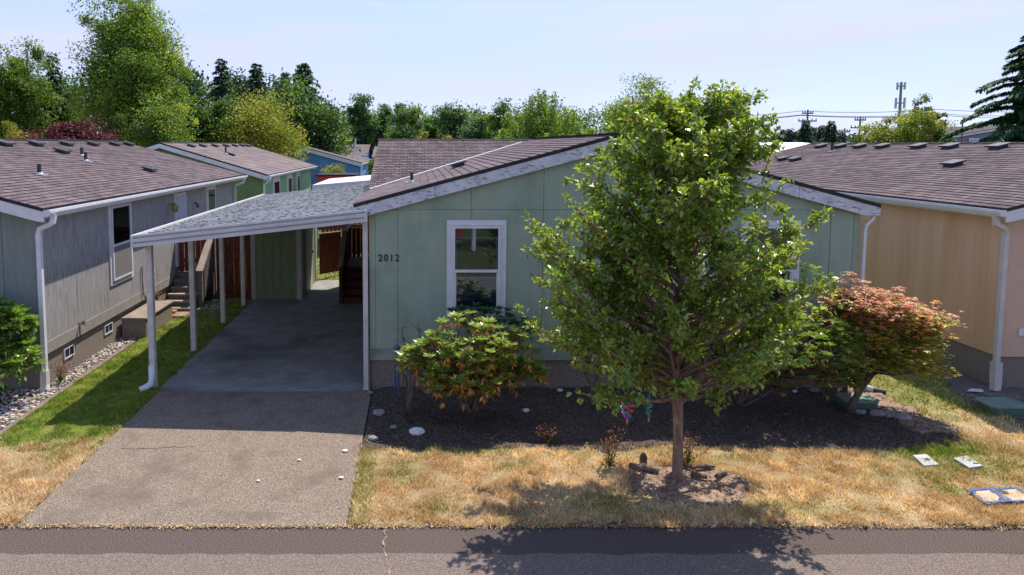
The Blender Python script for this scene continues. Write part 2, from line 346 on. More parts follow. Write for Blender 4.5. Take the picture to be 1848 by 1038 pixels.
def window(parent, O, u, n, w, h, style='blind', casing=.09, m_in=None, sash=True, name='window'):
    """double-hung window on a wall: O bottom-left corner of the casing, u along, n outward"""
    O, u, n = Vector(O), Vector(u), Vector(n); z = Vector((0,0,1))
    def B(mb, a0,a1,b0,b1,c0,c1):
        vs = [O+u*a+n*b+z*c for a,b,c in ((a0,b0,c0),(a1,b0,c0),(a1,b1,c0),(a0,b1,c0),(a0,b0,c1),(a1,b0,c1),(a1,b1,c1),(a0,b1,c1))]
        mb.add(vs, [(0,3,2,1),(4,5,6,7),(0,1,5,4),(1,2,6,5),(2,3,7,6),(3,0,4,7)])
    k = casing; m = MB()
    B(m, 0,k,0,.024,0,h); B(m, w-k,w,0,.024,0,h); B(m, k,w-k,0,.024,h-k,h); B(m, k,w-k,0,.024,0,k)
    B(m, k*.6,w-k*.6,.024,.034,h-k*.9,h-k*.72)
    wo = m.build(name, trimw, parent)
    f = MB(); g = .045; a0,a1,c0,c1 = k,w-k,k,h-k
    B(f, a0,a0+g,0,.05,c0,c1); B(f, a1-g,a1,0,.05,c0,c1); B(f, a0+g,a1-g,0,.05,c1-g,c1); B(f, a0+g,a1-g,0,.05,c0,c0+g)
    mid = c0+(c1-c0)*.47
    if sash:
        B(f, a0+g,a1-g,.012,.056,mid-.022,mid+.022)
        B(f, a0+g,a0+g+.022,.008,.040,c0+g,mid-.022); B(f, a1-g-.022,a1-g,.008,.040,c0+g,mid-.022)
    f.build('sash', white, wo)
    d = MB(); B(d, a0+.01,a1-.01,.002,.006,c0+.01,c1-.01)
    d.build('interior', m_in or darkint, wo)
    if style == 'blind':
        s = MB(); zc = c0+g+.01
        while zc < mid-.13:
            B(s, a0+g+.024,a1-g-.024,.009,.018,zc,zc+.007); zc += .024
        s.build('blind', blindm, wo)
        s2 = MB(); B(s2, a0+g+.024,a1-g-.024,.009,.02,mid-.13,mid-.11)
        B(s2, a0+g+.015,a1-g-.015,.009,.02,c1-g-.17,c1-g-.145); B(s2, a0+g+.015,a0+g+.03,.009,.02,mid+.03,c1-g-.17); B(s2, a1-g-.03,a1-g-.015,.009,.02,mid+.03,c1-g-.17)
        s2.build('inner_rail', mat_teal, wo)
    if style == 'screen':
        s = MB(); B(s, a0+g,a1-g,.0465,.0475,c0+g,mid-.022); s.build('screen', screenm, wo)
    p = MB(); B(p, a0+g,a1-g,.030,.032,mid+.022 if sash else c0+g,c1-g)
    p.build('pane', glass, wo)
    if sash:
        p = MB(); B(p, a0+g+.022,a1-g-.022,.022,.024,c0+g,mid-.022); p.build('pane', glass, wo)
    return wo
mat_teal = mat('teal_grey_vinyl', (.16,.22,.25))
def wall_panels_front(mb, y, x0, x1, z0, top, seams, zh, peak, gap=.010, th=.014, out=-1):
    """panels of a front wall with real joints between them"""
    xs = [x0]+[s for s in seams if x0+.02 < s < x1-.02]+[x1]
    ya, yb = y, y-out*th
    for a, b in zip(xs, xs[1:]):
        a += gap/2 if a != x0 else 0; b -= gap/2 if b != x1 else 0
        rows = [(z0, zh-gap/2), (zh+gap/2, None)] if zh else [(z0, None)]
        for lo, hi in rows:
            if hi is None:
                pts = [(a, lo), (b, lo), (b, max(lo+.001, top(b)))]
                if a < peak < b: pts.append((peak, top(peak)))
                pts.append((a, max(lo+.001, top(a))))
            else: pts = [(a, lo), (b, lo), (b, min(hi, top(b))), (a, min(hi, top(a)))]
            mb.prism(pts, 'y', ya, yb)
def wall_panels_side(mb, x, y0, y1, z0, z1, step=1.22, out=1, gap=.010, th=.014):
    n = max(1, round((y1-y0)/step)); 
    for i in range(n):
        a, b = y0+(y1-y0)*i/n, y0+(y1-y0)*(i+1)/n
        mb.box(min(x, x-out*th), max(x, x-out*th), a+(gap/2 if i else 0), b-(gap/2 if i < n-1 else 0), z0, z1)
def downspout(parent, pts, r=.042, m=None):
    return MB().tube(pts, r*1.25, 4, math.pi/4).build('downspout', m or pipe_m, parent)
def gable_house(root, X0, X1, Y0, Y1, ze, slope, oh, ohf, zb, wm, fm, rm, sides='LR', zh=None, band=.18, bm=None, barge_h=.17, bargemat=None, gut='', course=.145, cap=True, seams=None, rb=None):
    """single-storey house with its ridge running away along Y"""
    xm = (X0+X1)/2; half = (X1-X0)/2+oh; zr = ze+slope*half
    top = lambda x: ze+slope*(half-abs(x-xm))-.10
    w = MB(); i = .014
    w.prism([(X0+i, zb), (X1-i, zb), (X1-i, top(X1)), (xm, top(xm)), (X0+i, top(X0))], 'y', Y0+i, Y1)
    w.build('wall', wm, root)
    f = MB(); sm = seams or [X0+.1+1.22*k for k in range(12)]
    wall_panels_front(f, Y0, X0, X1, zb+band, top, sm, zh, xm); 
    f.build('front_siding', fm, root)
    s = MB()
    if 'L' in sides: wall_panels_side(s, X0, Y0+.016, Y1, zb+band, top(X0), out=-1)
    if 'R' in sides: wall_panels_side(s, X1, Y0+.016, Y1, zb+band, top(X1), out=1)
    if s.v: s.build('side_siding', wm, root)
    b = MB(); t = .02
    b.box(X0-.008, X1+.008, Y0-t+.01, Y0+.01, zb, zb+band)
    for sd_, xx in (('L', X0), ('R', X1)):
        if sd_ in sides: b.box(min(xx, xx+(-.01 if sd_ == 'L' else .01)), max(xx, xx+(-.01 if sd_ == 'L' else .01)), Y0+.012, Y1, zb, zb+band)
    b.build('skirt_board', bm or fm, root)
    g = MB(); g.box(X0+.04, X1-.04, Y0+.04, Y1-.04, -.05, zb); g.build('foundation', fnd, root)
    YF, YB = Y0-ohf, Y1+ohf
    rf = shingle_slope('roof', rm, root, (xm-half, YF, ze), (xm-half, YB, ze), (half, 0, slope*half), course)
    shingle_slope('roof', rm, root, (xm+half, YB, ze), (xm+half, YF, ze), (-half, 0, slope*half), course)
    if cap: ridge_cap(root, (xm, YF, zr), (xm, YB, zr), .12, .12*slope, rm)
    # shingle edge and barge boards front and back
    for yy, d in ((YF, -1), (YB, 1)):
        e = MB(); bb = MB()
        for sg in (-1, 1):
            a, c = xm+sg*half, xm
            e.prism([(a, ze-.045), (a, ze+.012), (c, zr+.012), (c, zr-.045)], 'y', yy-.012, yy+.012)
            bb.prism([(a, ze-.047), (c, zr-.047), (c, zr-.047-barge_h), (a-sg*.12, ze-.047-barge_h+.12*slope*.5), (a, ze-.047-barge_h)], 'y', yy-.004, yy+.02)
        e.build('drip_edge', drip, root); bb.build('barge_board', bargemat or white, root)
    # soffit and fascia along the eaves
    for sg, ch in ((-1, 'L'), (1, 'R')):
        xe = xm+sg*half; xw = X0 if sg < 0 else X1; f = MB()
        f.box(min(xe, xe-sg*.02), max(xe, xe-sg*.02), YF+.021, YB-.021, ze-.16, ze-.04)
        f.box(min(xe-sg*.02, xw+sg*.001), max(xe-sg*.02, xw+sg*.001), YF+.021, YB-.021, ze-.16, ze-.14)
        f.build('eave_fascia', bargemat or white, root)
        if ch in gut:
            q = MB(); x0 = xe+sg*.002
            q.prism([(x0, ze-.03), (x0+sg*.012, ze-.03), (x0+sg*.012, ze-.115), (x0+sg*.06, ze-.115), (x0+sg*.10, ze-.06), (x0+sg*.10, ze-.02), (x0+sg*.115, ze-.02), (x0+sg*.115, ze-.065), (x0+sg*.07, ze-.13), (x0, ze-.13)], 'y', YF-.01, YB+.01)
            q.prism([(x0+sg*.003, ze-.12), (x0+sg*.06, ze-.12), (x0+sg*.108, ze-.06), (x0+sg*.108, ze-.022), (x0+sg*.003, ze-.022)], 'y', YF-.012, YF-.006)
            q.build('gutter', trimw, root)
    return xm, zr, half
# ------------------------------------------------------------------ the setting
def struct(mb, name, m, **k): return tag(mb.build(name, m, **k), kind='structure')
struct(MB().box(-500, 500, -60, 900, -1, -.03), 'ground', earth)
def wavy_sheet(name, pts, z, m, kind='structure', amp=.03, step=.12, drop=.05):
    """flat slab with a slightly ragged outline"""
    rng = random.Random(len(name)); out = []
    for i in range(len(pts)):
        a, b = Vector((*pts[i], 0)), Vector((*pts[(i+1) % len(pts)], 0)); k = max(1, int((b-a).length/step))
        for j in range(k):
            p = a.lerp(b, j/k); out.append((p.x+rng.uniform(-amp, amp), p.y+rng.uniform(-amp, amp)))
    mb = MB(); mb.prism(out, 'z', z-drop, z); return tag(mb.build(name, m), kind=kind)
struct(MB().box(-60, 60, 1.0, 7.18, -.1, 0.0), 'road', asphalt)
wavy_sheet('road_lane', [(-40, 1.2), (40, 1.2), (40, 6.60), (-40, 6.68)], .004, asphalt2, amp=.02, step=.25, drop=.02)
struct(MB().box(-4.32, -.78, 7.12, 11.23, -.1, .012), 'driveway', conc_front)
struct(MB().box(-4.36, -.80, 11.245, 20.75, -.1, .024), 'carport_slab', conc_rear)
# crack across the road
rng = random.Random(4); mb = MB(); p = [(-.33, 7.12)]
while p[-1][1] > 6.1: p.append((p[-1][0]+rng.uniform(-.022, .02), p[-1][1]-rng.uniform(.02, .06)))
for a, b in zip(p, p[1:]):
    wd = rng.uniform(.003, .013); mb.add([(a[0]-wd, a[1], .009), (a[0]+wd, a[1], .009), (b[0]+wd, b[1], .009), (b[0]-wd, b[1], .009)], [(0,1,2,3)])
struct(mb, 'road_crack', dirt)
rng = random.Random(8); mb = MB(); p = [(-4.05, 9.02)]
while p[-1][0] < -3.1: p.append((p[-1][0]+rng.uniform(.03, .07), p[-1][1]+rng.uniform(-.018, .022)))
for a, b in zip(p, p[1:]):
    wd = rng.uniform(.003, .008); mb.add([(a[0], a[1]-wd, .0145), (b[0], b[1]-wd, .0145), (b[0], b[1]+wd, .0145), (a[0], a[1]+wd, .0145)], [(0,1,2,3)])
struct(mb, 'driveway_crack', drip)
# garden bed, worn patch round the tree, dirt by the tan house, gravel beds
def noisy_sheet(name, x0, x1, y0, y1, z, m, mask, amp=.03, step=.05, kind='structure', col=None, sc=3, seed=5):
    nx, ny = int((x1-x0)/step), int((y1-y0)/step)
    X, Y = np.meshgrid(np.linspace(x0, x1, nx+1), np.linspace(y0, y1, ny+1))
    mk = mask(X, Y)
    Z = z+amp*(vnoise(X, Y, sc, seed)-.5)*1.2+amp*.6*(vnoise(X, Y, sc*4, seed+1)-.5)
    Z = np.where(mk, Z, z-.12)
    V = np.c_[X.ravel(), Y.ravel(), Z.ravel()]
    i = np.arange(ny)[:, None]*(nx+1)+np.arange(nx)[None]
    Fq = np.stack([i, i+1, i+nx+2, i+nx+1], -1).reshape(-1, 4); keep = mk.ravel()[Fq].any(1)
    o = np_mesh(name, V, Fq[keep], None if col is None else col(X.ravel(), Y.ravel()), m)
    o.data.polygons.foreach_set('use_smooth', [True]*len(o.data.polygons))
    return tag(o, kind=kind)
def bed_mask(x, y):
    n = (vnoise(x, y, 3.0, 11)-.5)*.16
    right = 7.55+(11.6-y)*.02+n
    front = 9.0+n+np.clip((x-6.9)*.35, 0, .5)
    return (x > -.78) & (x < right) & (y > front) & (y < 11.4)
def patch_mask(x, y):
    n = (vnoise(x, y, 4.0, 21)-.5)*.35
    return (((x-3.25)/.72)**2+((y-8.02)/.52)**2)+n < 1
noisy_sheet('garden_bed', -.80, 7.8, 8.85, 11.45, .02, soil, bed_mask, amp=.05, step=.05)
noisy_sheet('bare_dirt', 2.2, 4.3, 7.3, 8.8, .045, dirt, patch_mask, amp=.03, step=.04)
def rdirt(x, y):
    n = (vnoise(x, y, 2.0, 31)-.5)*.25
    return (x > 8.85-(y-9.7)*-.17+n) & (x < 9.8) & (y > 8.3) & (y < 25) | ((x > 8.75+(9.9-y)*-.1+n) & (y > 9.0) & (y < 11.5) & (x < 13.5))
noisy_sheet('pebbly_strip', 8.3, 13.5, 8.6, 25, .02, dirt_dark, rdirt, amp=.03, step=.09)
def edgedirt(x, y):
    n = (vnoise(x, y, 5.0, 41)-.5)*.15
    return (x > 7.18+(11.4-y)*-.05) & (x < 7.72+n+np.clip((9.9-y)*.1, -.1, .1)) & (y > 9.55+n) & (y < 12.0)
noisy_sheet('bed_edge_soil', 6.9, 8.1, 9.3, 12.2, .046, dirt, edgedirt, amp=.03, step=.05)
gravel_m = lambda x, y: (x > -7.6) & (x < -5.97) & (y > 7.2) & (y < 18)
noisy_sheet('gravel_ground', -8, -5.9, 7.1, 20.2, .0, dirt_dark, gravel_m, amp=.02, step=.08)
struct(MB().box(-5.99, -5.90, 7.2, 17.0, -.05, .028), 'concrete_edging', conc_front)
# ------------------------------------------------------------------ lawn: soil sheet and blades share one greenness map
def green_map(x, y):
    n = .55*vnoise(x, y, 1.1, 51)+.3*vnoise(x, y, 3.1, 52)+.15*vnoise(x, y, 9, 53)
    g = np.zeros_like(x)
    L_ = x < -4
    g = np.where(L_, np.clip((y-8.9+(n-.5)*2.2)/1.0, 0, 1), g)
    g = np.where(L_ & (y > 13), g-.15*(n > .5), g)
    R_ = ~L_
    gr = np.clip((n-.60)*3.0, 0, .5)
    for cx, cy, rx, ry, a in ((.55,9.0,.75,.16,.8), (-.66,8.3,.12,1.2,.6), (6.9,9.0,.75,.38,1.1), (7.3,8.5,.7,.35,.6), (2.3,7.55,.5,.25,.55), (4.3,7.5,.9,.2,.35), (.2,7.5,.22,.15,.5), (1.1,7.35,.2,.1,.4), (4.1,8.75,.6,.14,.35), (2.7,8.9,1,.15,.35), (1.2,8.5,.25,.15,.5), (5.7,8.2,.5,.2,.3)):
        gr = np.maximum(gr, a*np.exp(-((x-cx)/rx)**2-((y-cy)/ry)**2)*(.6+.8*n))
    strip = np.clip((x-7.4)/.3, 0, 1)*np.clip((y-9.5+(n-.5)*1.2)/.9, 0, 1)
    gr = np.maximum(gr, strip*(.62+.35*(n-.4))); gr = np.where((y > 20.5) & (x < 5), .85, gr)
    return np.clip(np.where(R_, gr, g), 0, 1)
def grass_col(x, y, rg, blade=True):
    g = green_map(x, y)[:, None]; t = vnoise(x, y, 6, 54)[:, None]; t2 = vnoise(x, y, 1.7, 57)[:, None]
    dry = np.array([1.0,.79,.51])*(1-t)+np.array([.66,.46,.25])*t
    dry = dry*(1-.35*np.clip((t2-.45)*2.5,0,1))+np.array([.48,.31,.13])*.35*np.clip((t2-.45)*2.5,0,1)
    grn = np.array([.17,.27,.04])*(1-t)+np.array([.31,.34,.06])*t
    if blade:
        r = rg.rand(len(x), 1); pick = (rg.rand(len(x), 1) < g*1.05-.02)
        c = np.where(pick, grn, dry)*(.45+.95*r)
    else: c = (dry*(1-g)*.42+grn*g*.6)
    return c
def lawn_mask(x, y):
    n = (vnoise(x, y, 5, 55)-.5)*.09+(vnoise(x, y, 23, 59)-.5)*.08
    a = (x > -5.91) & (x < -4.34+n) & (y > 7.15+n) & (y < 18.0)
    b = (x > -.77+n*.7) & (x < 14) & (y > 7.15+n) & (y < 9.3) & ~bed_mask(x, y)
    c = (x > 7.5) & (x < 9.6) & (y >= 9.3) & (y < 26) & ~bed_mask(x, y)
    d = (x > -4.3) & (x < 4) & (y > 20.77) & (y < 27)
    return (a | b | c | d) & ~patch_mask(x, y) & ~(rdirt(x, y)) & ~edgedirt(x, y)
sheetmask = lambda x, y: lawn_mask(x, y)
rg = np.random.RandomState(3)
for nm, x0, x1, y0, y1, st in (('lawn', -5.95, -4.25, 7.1, 18.1, .06), ('lawn', -.85, 14, 7.1, 9.6, .06), ('lawn', 7.4, 9.8, 9.3, 26, .12), ('lawn', -4.4, 4.2, 20.7, 27, .15)):
    noisy_sheet(nm, x0, x1, y0, y1, .022, soilcol, sheetmask, amp=.04, step=st, col=lambda x, y: grass_col(x, y, rg, False), sc=2.0, seed=61)
def blades(n, x0, x1, y0, y1, h=.05, wd=.006, ragged=True):
    x = rg.uniform(x0, x1, n); y = rg.uniform(y0, y1, n)
    k = lawn_mask(x, y) & (rg.rand(n) < .35+1.3*vnoise(x, y, 4.5, 58)); x, y = x[k], y[k]; n = len(x)
    z = .022+.04*(vnoise(x, y, 2.0, 61)-.5)*1.2+.024*(vnoise(x, y, 8, 62)-.5)
    c = grass_col(x, y, rg); hh = h*rg.uniform(.4, 1.4, n)*(.35+1.2*vnoise(x, y, 7, 56)**1.3)
    a = rg.uniform(0, 2*np.pi, n); le = rg.uniform(.15, 1.25, n)*hh
    b = rg.uniform(0, 2*np.pi, n)
    B0 = np.c_[x, y, z-.01]; s = np.c_[np.cos(b), np.sin(b), 0*b]*wd*rg.uniform(.6, 1.3, n)[:, None]
    T = B0+np.c_[np.cos(a)*le, np.sin(a)*le, hh]
    V = np.stack([B0-s, B0+s, T], 1).reshape(-1, 3)
    return V, np.repeat(c, 3, 0)
parts = [blades(60000, -5.95, -4.3, 7.1, 12), blades(26000, -5.95, -4.3, 12, 18, .055, .009), blades(230000, -.8, 8.4, 7.1, 9.5), blades(16000, 8.4, 13, 7.1, 9.5), blades(40000, 7.4, 9.7, 9.3, 16, .055, .008), blades(8000, 7.4, 9.7, 16, 26, .07, .02), blades(12000, -4.3, 4, 20.77, 27, .08, .02)]
V = np.concatenate([p[0] for p in parts]); C = np.concatenate([p[1] for p in parts])
tag(np_mesh('grass', V, np.arange(len(V)).reshape(-1, 3), C, grassm, k=3), 'short lawn grass, dry straw-coloured near the road and green between the houses', 'grass', kind='stuff')
# ------------------------------------------------------------------ gravel stones, chips
ico = MB().rock((0,0,0), (1,1,1), random.Random(1), sub=1)
def stones(name, pos, size, cols, label, cat, seed=1):
    r_ = np.random.RandomState(seed); bv = np.array(ico.v); bf = np.array(ico.f); n = len(pos); k = len(bv)
    sc = size[:, None]*r_.uniform(.65, 1.25, (n, 3))*np.array([1, 1, .7]); a = r_.uniform(0, 6.28, n)
    V = bv[None]*sc[:, None, :]; ca, sa = np.cos(a)[:, None], np.sin(a)[:, None]
    V = np.stack([V[..., 0]*ca-V[..., 1]*sa, V[..., 0]*sa+V[..., 1]*ca, V[..., 2]], -1)+pos[:, None, :]
    Fq = bf[None]+(np.arange(n)*k)[:, None, None]
    return tag(np_mesh(name, V.reshape(-1, 3), Fq.reshape(-1, 3), np.repeat(cols, k, 0), stonecol, k=3), label, cat, kind='stuff')
n = 5200; x = rg.uniform(-7.3, -6.0, n); y = rg.uniform(7.6, 17.4, n); k = (x > -6.33) | (y < 11.3); x, y = x[k], y[k]
q = rg.uniform(.7, 1.6, (len(x), 1)); tint = np.where(rg.rand(len(x), 1) < .25, np.array([[.36,.25,.17]]), np.array([[.40,.37,.34]]))
stones('gravel', np.c_[x, y, rg.uniform(.0, .03, len(x))], rg.uniform(.014, .036, len(x)), tint*q, 'pale river gravel in a strip along the grey house', 'gravel')
n = 900; x = rg.uniform(-6.2, -5.0, n); y = rg.uniform(16.4, 18.0, n)
q = rg.uniform(.6, 1.2, (n, 1)); stones('gravel', np.c_[x, y, rg.uniform(.0, .035, n)], rg.uniform(.02, .045, n), np.array([[.48,.45,.41]])*q, 'pale pebbles around the foot of the grey wooden stairs', 'gravel', 2)
n = 1500; x = rg.uniform(8.8, 13, n); y = rg.uniform(9.3, 11.3, n); k = rdirt(x, y); x, y = x[k], y[k]
q = rg.uniform(.5, 1.2, (len(x), 1)); stones('pebbles', np.c_[x, y, rg.uniform(.01, .04, len(x))], rg.uniform(.008, .028, len(x)), np.array([[.26,.24,.22]])*q, 'loose pebbles in the dirt beside the tan house', 'pebbles', 3)
n = 9000; x = rg.uniform(-.75, 7.7, n); y = rg.uniform(9.0, 11.35, n); k = bed_mask(x, y); x, y = x[k], y[k]; n = len(x)
c = np.where(rg.rand(n, 1) < .06, np.array([[.34,.17,.05]]), np.where(rg.rand(n, 1) < .12, np.array([[.22,.18,.15]]), np.array([[.09,.062,.048]])))*rg.uniform(.5, 1.3, (n, 1))
V, Fq, C = leaf_arrays(np.c_[x, y, rg.uniform(.03, .06, n)], unit(rg.normal(size=(n, 3))*np.array([1, 1, .25])), unit(rg.normal(size=(n, 3))*.5+np.array([0, 0, 1])), rg.uniform(.02, .055, n), rg.uniform(.01, .022, n), c, rg)
tag(np_mesh('mulch', V, Fq, C, attr_mat('mulch_chip', .9, 0, .2)), 'dark bark mulch with scattered dead leaves filling the bed', 'mulch', kind='stuff')
n = 1500; x = rg.uniform(2.2, 4.2, n); y = rg.uniform(7.4, 8.7, n); k = patch_mask(x, y); x, y = x[k], y[k]; n = len(x)
c = np.array([[.22,.11,.07]])*rg.uniform(.4, 1.6, (n, 1))
V, Fq, C = leaf_arrays(np.c_[x, y, rg.uniform(.05, .07, n)], unit(rg.normal(size=(n, 3))*np.array([1, 1, .2])), unit(rg.normal(size=(n, 3))*.4+np.array([0, 0, 1])), rg.uniform(.015, .04, n), rg.uniform(.008, .018, n), c, rg)
tag(np_mesh('leaf_litter', V, Fq, C, bpy.data.materials['mulch_chip']), 'reddish bark crumbs and leaf litter round the foot of the tree', 'litter', kind='stuff')

n = 9000; x = rg.uniform(-8, 12.5, n); y = 7.135+rg.normal(size=n)*.022-.03*(vnoise(x, x*0, 1.5, 83)-.5); n = len(x)
c = np.array([[.62,.45,.25]])*rg.uniform(.3, 1.3, (n, 1))*np.where(rg.rand(n, 1) < .25, .4, 1)
V, Fq, C = leaf_arrays(np.c_[x, y, rg.uniform(.014, .024, n)], unit(rg.normal(size=(n, 3))*np.array([1, 1, .12])), unit(rg.normal(size=(n, 3))*.3+np.array([0, 0, 1])), rg.uniform(.015, .05, n), rg.uniform(.004, .012, n), c, rg)
tag(np_mesh('straw_debris', V, Fq, C, bpy.data.materials['mulch_chip']), 'dry straw and grit gathered along the edge of the road', 'debris', kind='stuff')
# ------------------------------------------------------------------ the green house
H = thing('house', 'sage green single-storey house numbered 2012 with white window trim, behind the big street tree', 'house', (3.235, 11.35, 0))
ZE, SL = 3.13, .266; XR = 3.235; HALF = 4.295; ZR = ZE+SL*HALF
top = lambda x: ZE+SL*(HALF-abs(x-XR))-.10
w_ = MB(); w_.prism([(-.796, .51), (7.266, .51), (7.266, top(7.28)), (XR, top(XR)), (-.796, top(-.81))], 'y', 11.364, 15.6)
rtop = lambda y: ZE+SL*(4.2-abs(y-19.4))-.10
w_.prism([(15.62, .51), (23.3, .51), (23.3, rtop(23.3)), (19.4, rtop(19.4)), (15.62, rtop(15.62))], 'x', -.81, 7.28)
w_.build('wall', green_w, H)
f = MB(); wall_panels_front(f, 11.35, -.81, 7.28, .705, top, [-.71, -.34, .87, 2.06, 3.27, 4.49, 5.71, 6.80, 7.18], 3.04, XR, gap=.009)
f.build('front_siding', green_w, H)
MB().box(-.815, 7.285, 11.335, 11.363, .51, .70).build('skirt_board', green_b, H)
fo = MB(); fo.box(-.78, 7.25, 11.385, 15.6, -.1, .51); fo.box(-.78, 7.25, 15.6, 23.3, -.1, .51); fo.build('foundation', fnd, H)
YF = 11.24
shingle_slope('roof', shingle, H, (XR-HALF, YF, ZE), (XR-HALF, 19.4, ZE), (HALF, 0, SL*HALF))
shingle_slope('roof', shingle, H, (XR+HALF, 19.4, ZE), (XR+HALF, YF, ZE), (-HALF, 0, SL*HALF))
RZ = ZE+SL*4.2
shingle_slope('roof', shingle, H, (7.53, 15.2, ZE+.004), (-1.10, 15.2, ZE+.004), (0, 4.2, SL*4.2))
shingle_slope('roof', shingle, H, (-1.10, 23.6, ZE), (7.53, 23.6, ZE), (0, -4.2, SL*4.2))
ridge_cap(H, (XR, YF, ZR), (XR, 19.2, ZR), .12, .03, shingle)
ridge_cap(H, (-1.12, 19.4, RZ), (7.53, 19.4, RZ), .12, .03, shingle)
e = MB(); bb = MB()
for sg in (-1, 1):
    a = XR+sg*HALF
    e.prism([(a, ZE-.045), (a, ZE+.016), (XR, ZR+.016), (XR, ZR-.045)], 'y', YF-.014, YF+.012)
    m1 = XR+sg*HALF*.69; zl = lambda x: ZE+SL*(HALF-abs(x-XR))-.047
    g_ = .004
    bb.prism([(a, zl(a)), (m1+sg*g_, zl(m1+sg*g_)), (m1+sg*g_, zl(m1+sg*g_)-.185), (a-sg*.24, zl(a)-.125), (a, zl(a)-.125)], 'y', YF-.006, YF+.02)
    bb.prism([(m1-sg*g_, zl(m1-sg*g_)), (XR, zl(XR)), (XR, zl(XR)-.185), (m1-sg*g_, zl(m1-sg*g_)-.185)], 'y', YF-.006, YF+.02)
e.build('drip_edge', drip, H); bb.build('barge_board', barge_m, H)
for sg in (-1, 1):
    f = MB(); a = XR+sg*HALF; f.box(min(a, a-sg*.02), max(a, a-sg*.02), YF+.022, 15.1, ZE-.15, ZE-.04)
    f.box(min(a-sg*.02, XR+sg*4.05), max(a-sg*.02, XR+sg*4.05), YF+.022, 15.1, ZE-.15, ZE-.132)
    f.build('eave_fascia', white, H)
r1 = MB(); 
for sg in (-1, 1):
    r1.prism([(19.4+sg*4.2, ZE-.04), (19.4, RZ-.04), (19.4, RZ-.18), (19.4+sg*4.2, ZE-.18)], 'x', -1.09, -1.07)
r1.build('rake_board', white, H)
# valley flashing
vb = MB()
for i in range(12):
    t0, t1 = i/12, (i+1)/12
    a = Vector((-1.06+3.9*t0, 15.2+3.9*t0, ZE+SL*3.9*t0+.018)); b = Vector((-1.06+3.9*t1, 15.2+3.9*t1, ZE+SL*3.9*t1+.018)); vb.bar(a, b, .05, .008)
vb.build('valley_flashing', flash_m, H)
rz = lambda x: ZE+SL*(HALF-abs(x-XR))
pv = P(826, 299, Y=14.4); roof_vent(H, (.84, 14.6, rz(.84)), (-1, 0, SL))
vent_pipe(H, (-.13, 13.4, rz(-.13)), .20, .03)
window(H, (.47, 11.348, 1.27), (1,0,0), (0,-1,0), .98, 1.60, 'blind')
wr = window(H, (5.32, 11.348, 1.27), (1,0,0), (0,-1,0), .98, 1.60, 'plain', m_in=mat('wall_reflection', (.16,.10,.13), (.26,.18,.20), 3, .9))  # pinkish reflection of a house wall put into the backing colour
# round shape of a reflection, painted as a plum disc behind the right pane
mb = MB(); pts = [(5.95+.17*math.cos(t), 1.62+.48*math.sin(t)) for t in [i*math.pi*2/24 for i in range(24)]]
mb.prism(pts, 'y', 11.328, 11.336); mb.build('reflected_disc', mat('plum_reflection', (.10,.06,.09), (.16,.10,.13), 4), wr)
# house number
cu = bpy.data.curves.new('number', 'FONT'); cu.body = '2012'; cu.size = .165; cu.extrude = .004; cu.offset = .0035; cu.space_character = 1.28
to = bpy.data.objects.new('tmp', cu); scene.collection.objects.link(to)
me = bpy.data.meshes.new_from_object(to.evaluated_get(bpy.context.evaluated_depsgraph_get())); bpy.data.objects.remove(to)
me.transform(Matrix.Translation(Vector((-.665, 11.342, 2.185))-ORG[H.name]) @ Matrix.Rotation(math.pi/2, 4, 'X') @ Matrix.Scale(.88, 4, (1,0,0)))
me.materials.clear(); me.materials.append(blackm); no = bpy.data.objects.new('house_number', me); link(no, H)
# downspout on the right corner, with its pale elbow
d = MB(); d.tube([(7.47, 11.30, 2.93), (7.44, 11.30, 2.88), (7.35, 11.30, 2.80), (7.335, 11.30, 2.70), (7.335, 11.30, .28)], .032, 4, math.pi/4)
d.build('downspout', trimw, H)
MB().tube([(7.34, 11.27, .30), (7.36, 11.24, .16), (7.42, 11.18, .09), (7.52, 11.12, .065)], [.05, .06, .06, .055], 12).build('drain_elbow', white, H, smooth=True)
MB().tube([(7.50, 11.13, .065), (7.66, 11.06, .05)], [.06, .055], 12).build('drain_end', blackm, H)
# ------------------------------------------------------------------ carport
K = thing('carport', 'open carport with a dirty white metal roof attached to the green house', 'carport', (-2.7, 11.3, 0))
cz = lambda x: 3.03+(x+.83)*(.42/3.8)
YA, YB = 11.16, 20.75
xs = [(-4.62), -.80]
mb = MB(); nrib = 32; Ls = YB-YA; prof = []
for i in range(nrib):
    y0 = YA+.02+Ls*i/nrib; pw = Ls/nrib; prof += [(y0, 0), (y0+pw*.80, 0), (y0+pw*.84, .028), (y0+pw*.96, .028)]
prof.append((YB, 0))
vs = []; fs = []
for (y, h) in prof:
    for x in (-4.60, -3.4, -2.1, -.79): vs.append((x, y, cz(x)+h-.02))
for (y, h) in prof:
    for x in (-4.60, -3.4, -2.1, -.79): vs.append((x, y, cz(x)-.035))
m_ = len(prof)
for i in range(m_-1):
    for j in range(3):
        k = i*4+j; fs.append((k, k+1, k+5, k+4)); k += m_*4; fs.append((k, k+4, k+5, k+1))
mb.add(vs, fs); mb.build('roof_panel', carp_roof, K, recalc=False)
fa = MB()
def fbar(y0, y1, zt, zb): fa.prism([(-4.64, cz(-4.64)+zt), (-.83, cz(-.83)+zt), (-.83, cz(-.83)+zb), (-4.64, cz(-4.64)+zb)], 'y', y0, y1)
fbar(YA-.005, YA+.02, .02, -.155); fbar(YA-.04, YA-.006, .035, .0); fbar(YA-.055, YA-.006, -.022, -.078); fbar(YA-.04, YA-.006, -.108, -.165)
fa.build('front_fascia', carp_f, K)
MB().prism([(-4.66, cz(-4.64)+.035), (-4.61, cz(-4.64)+.035), (-4.61, cz(-4.64)-.16), (-4.66, cz(-4.64)-.16)], 'y', YA-.05, YB).build('gutter', carp_f, K)
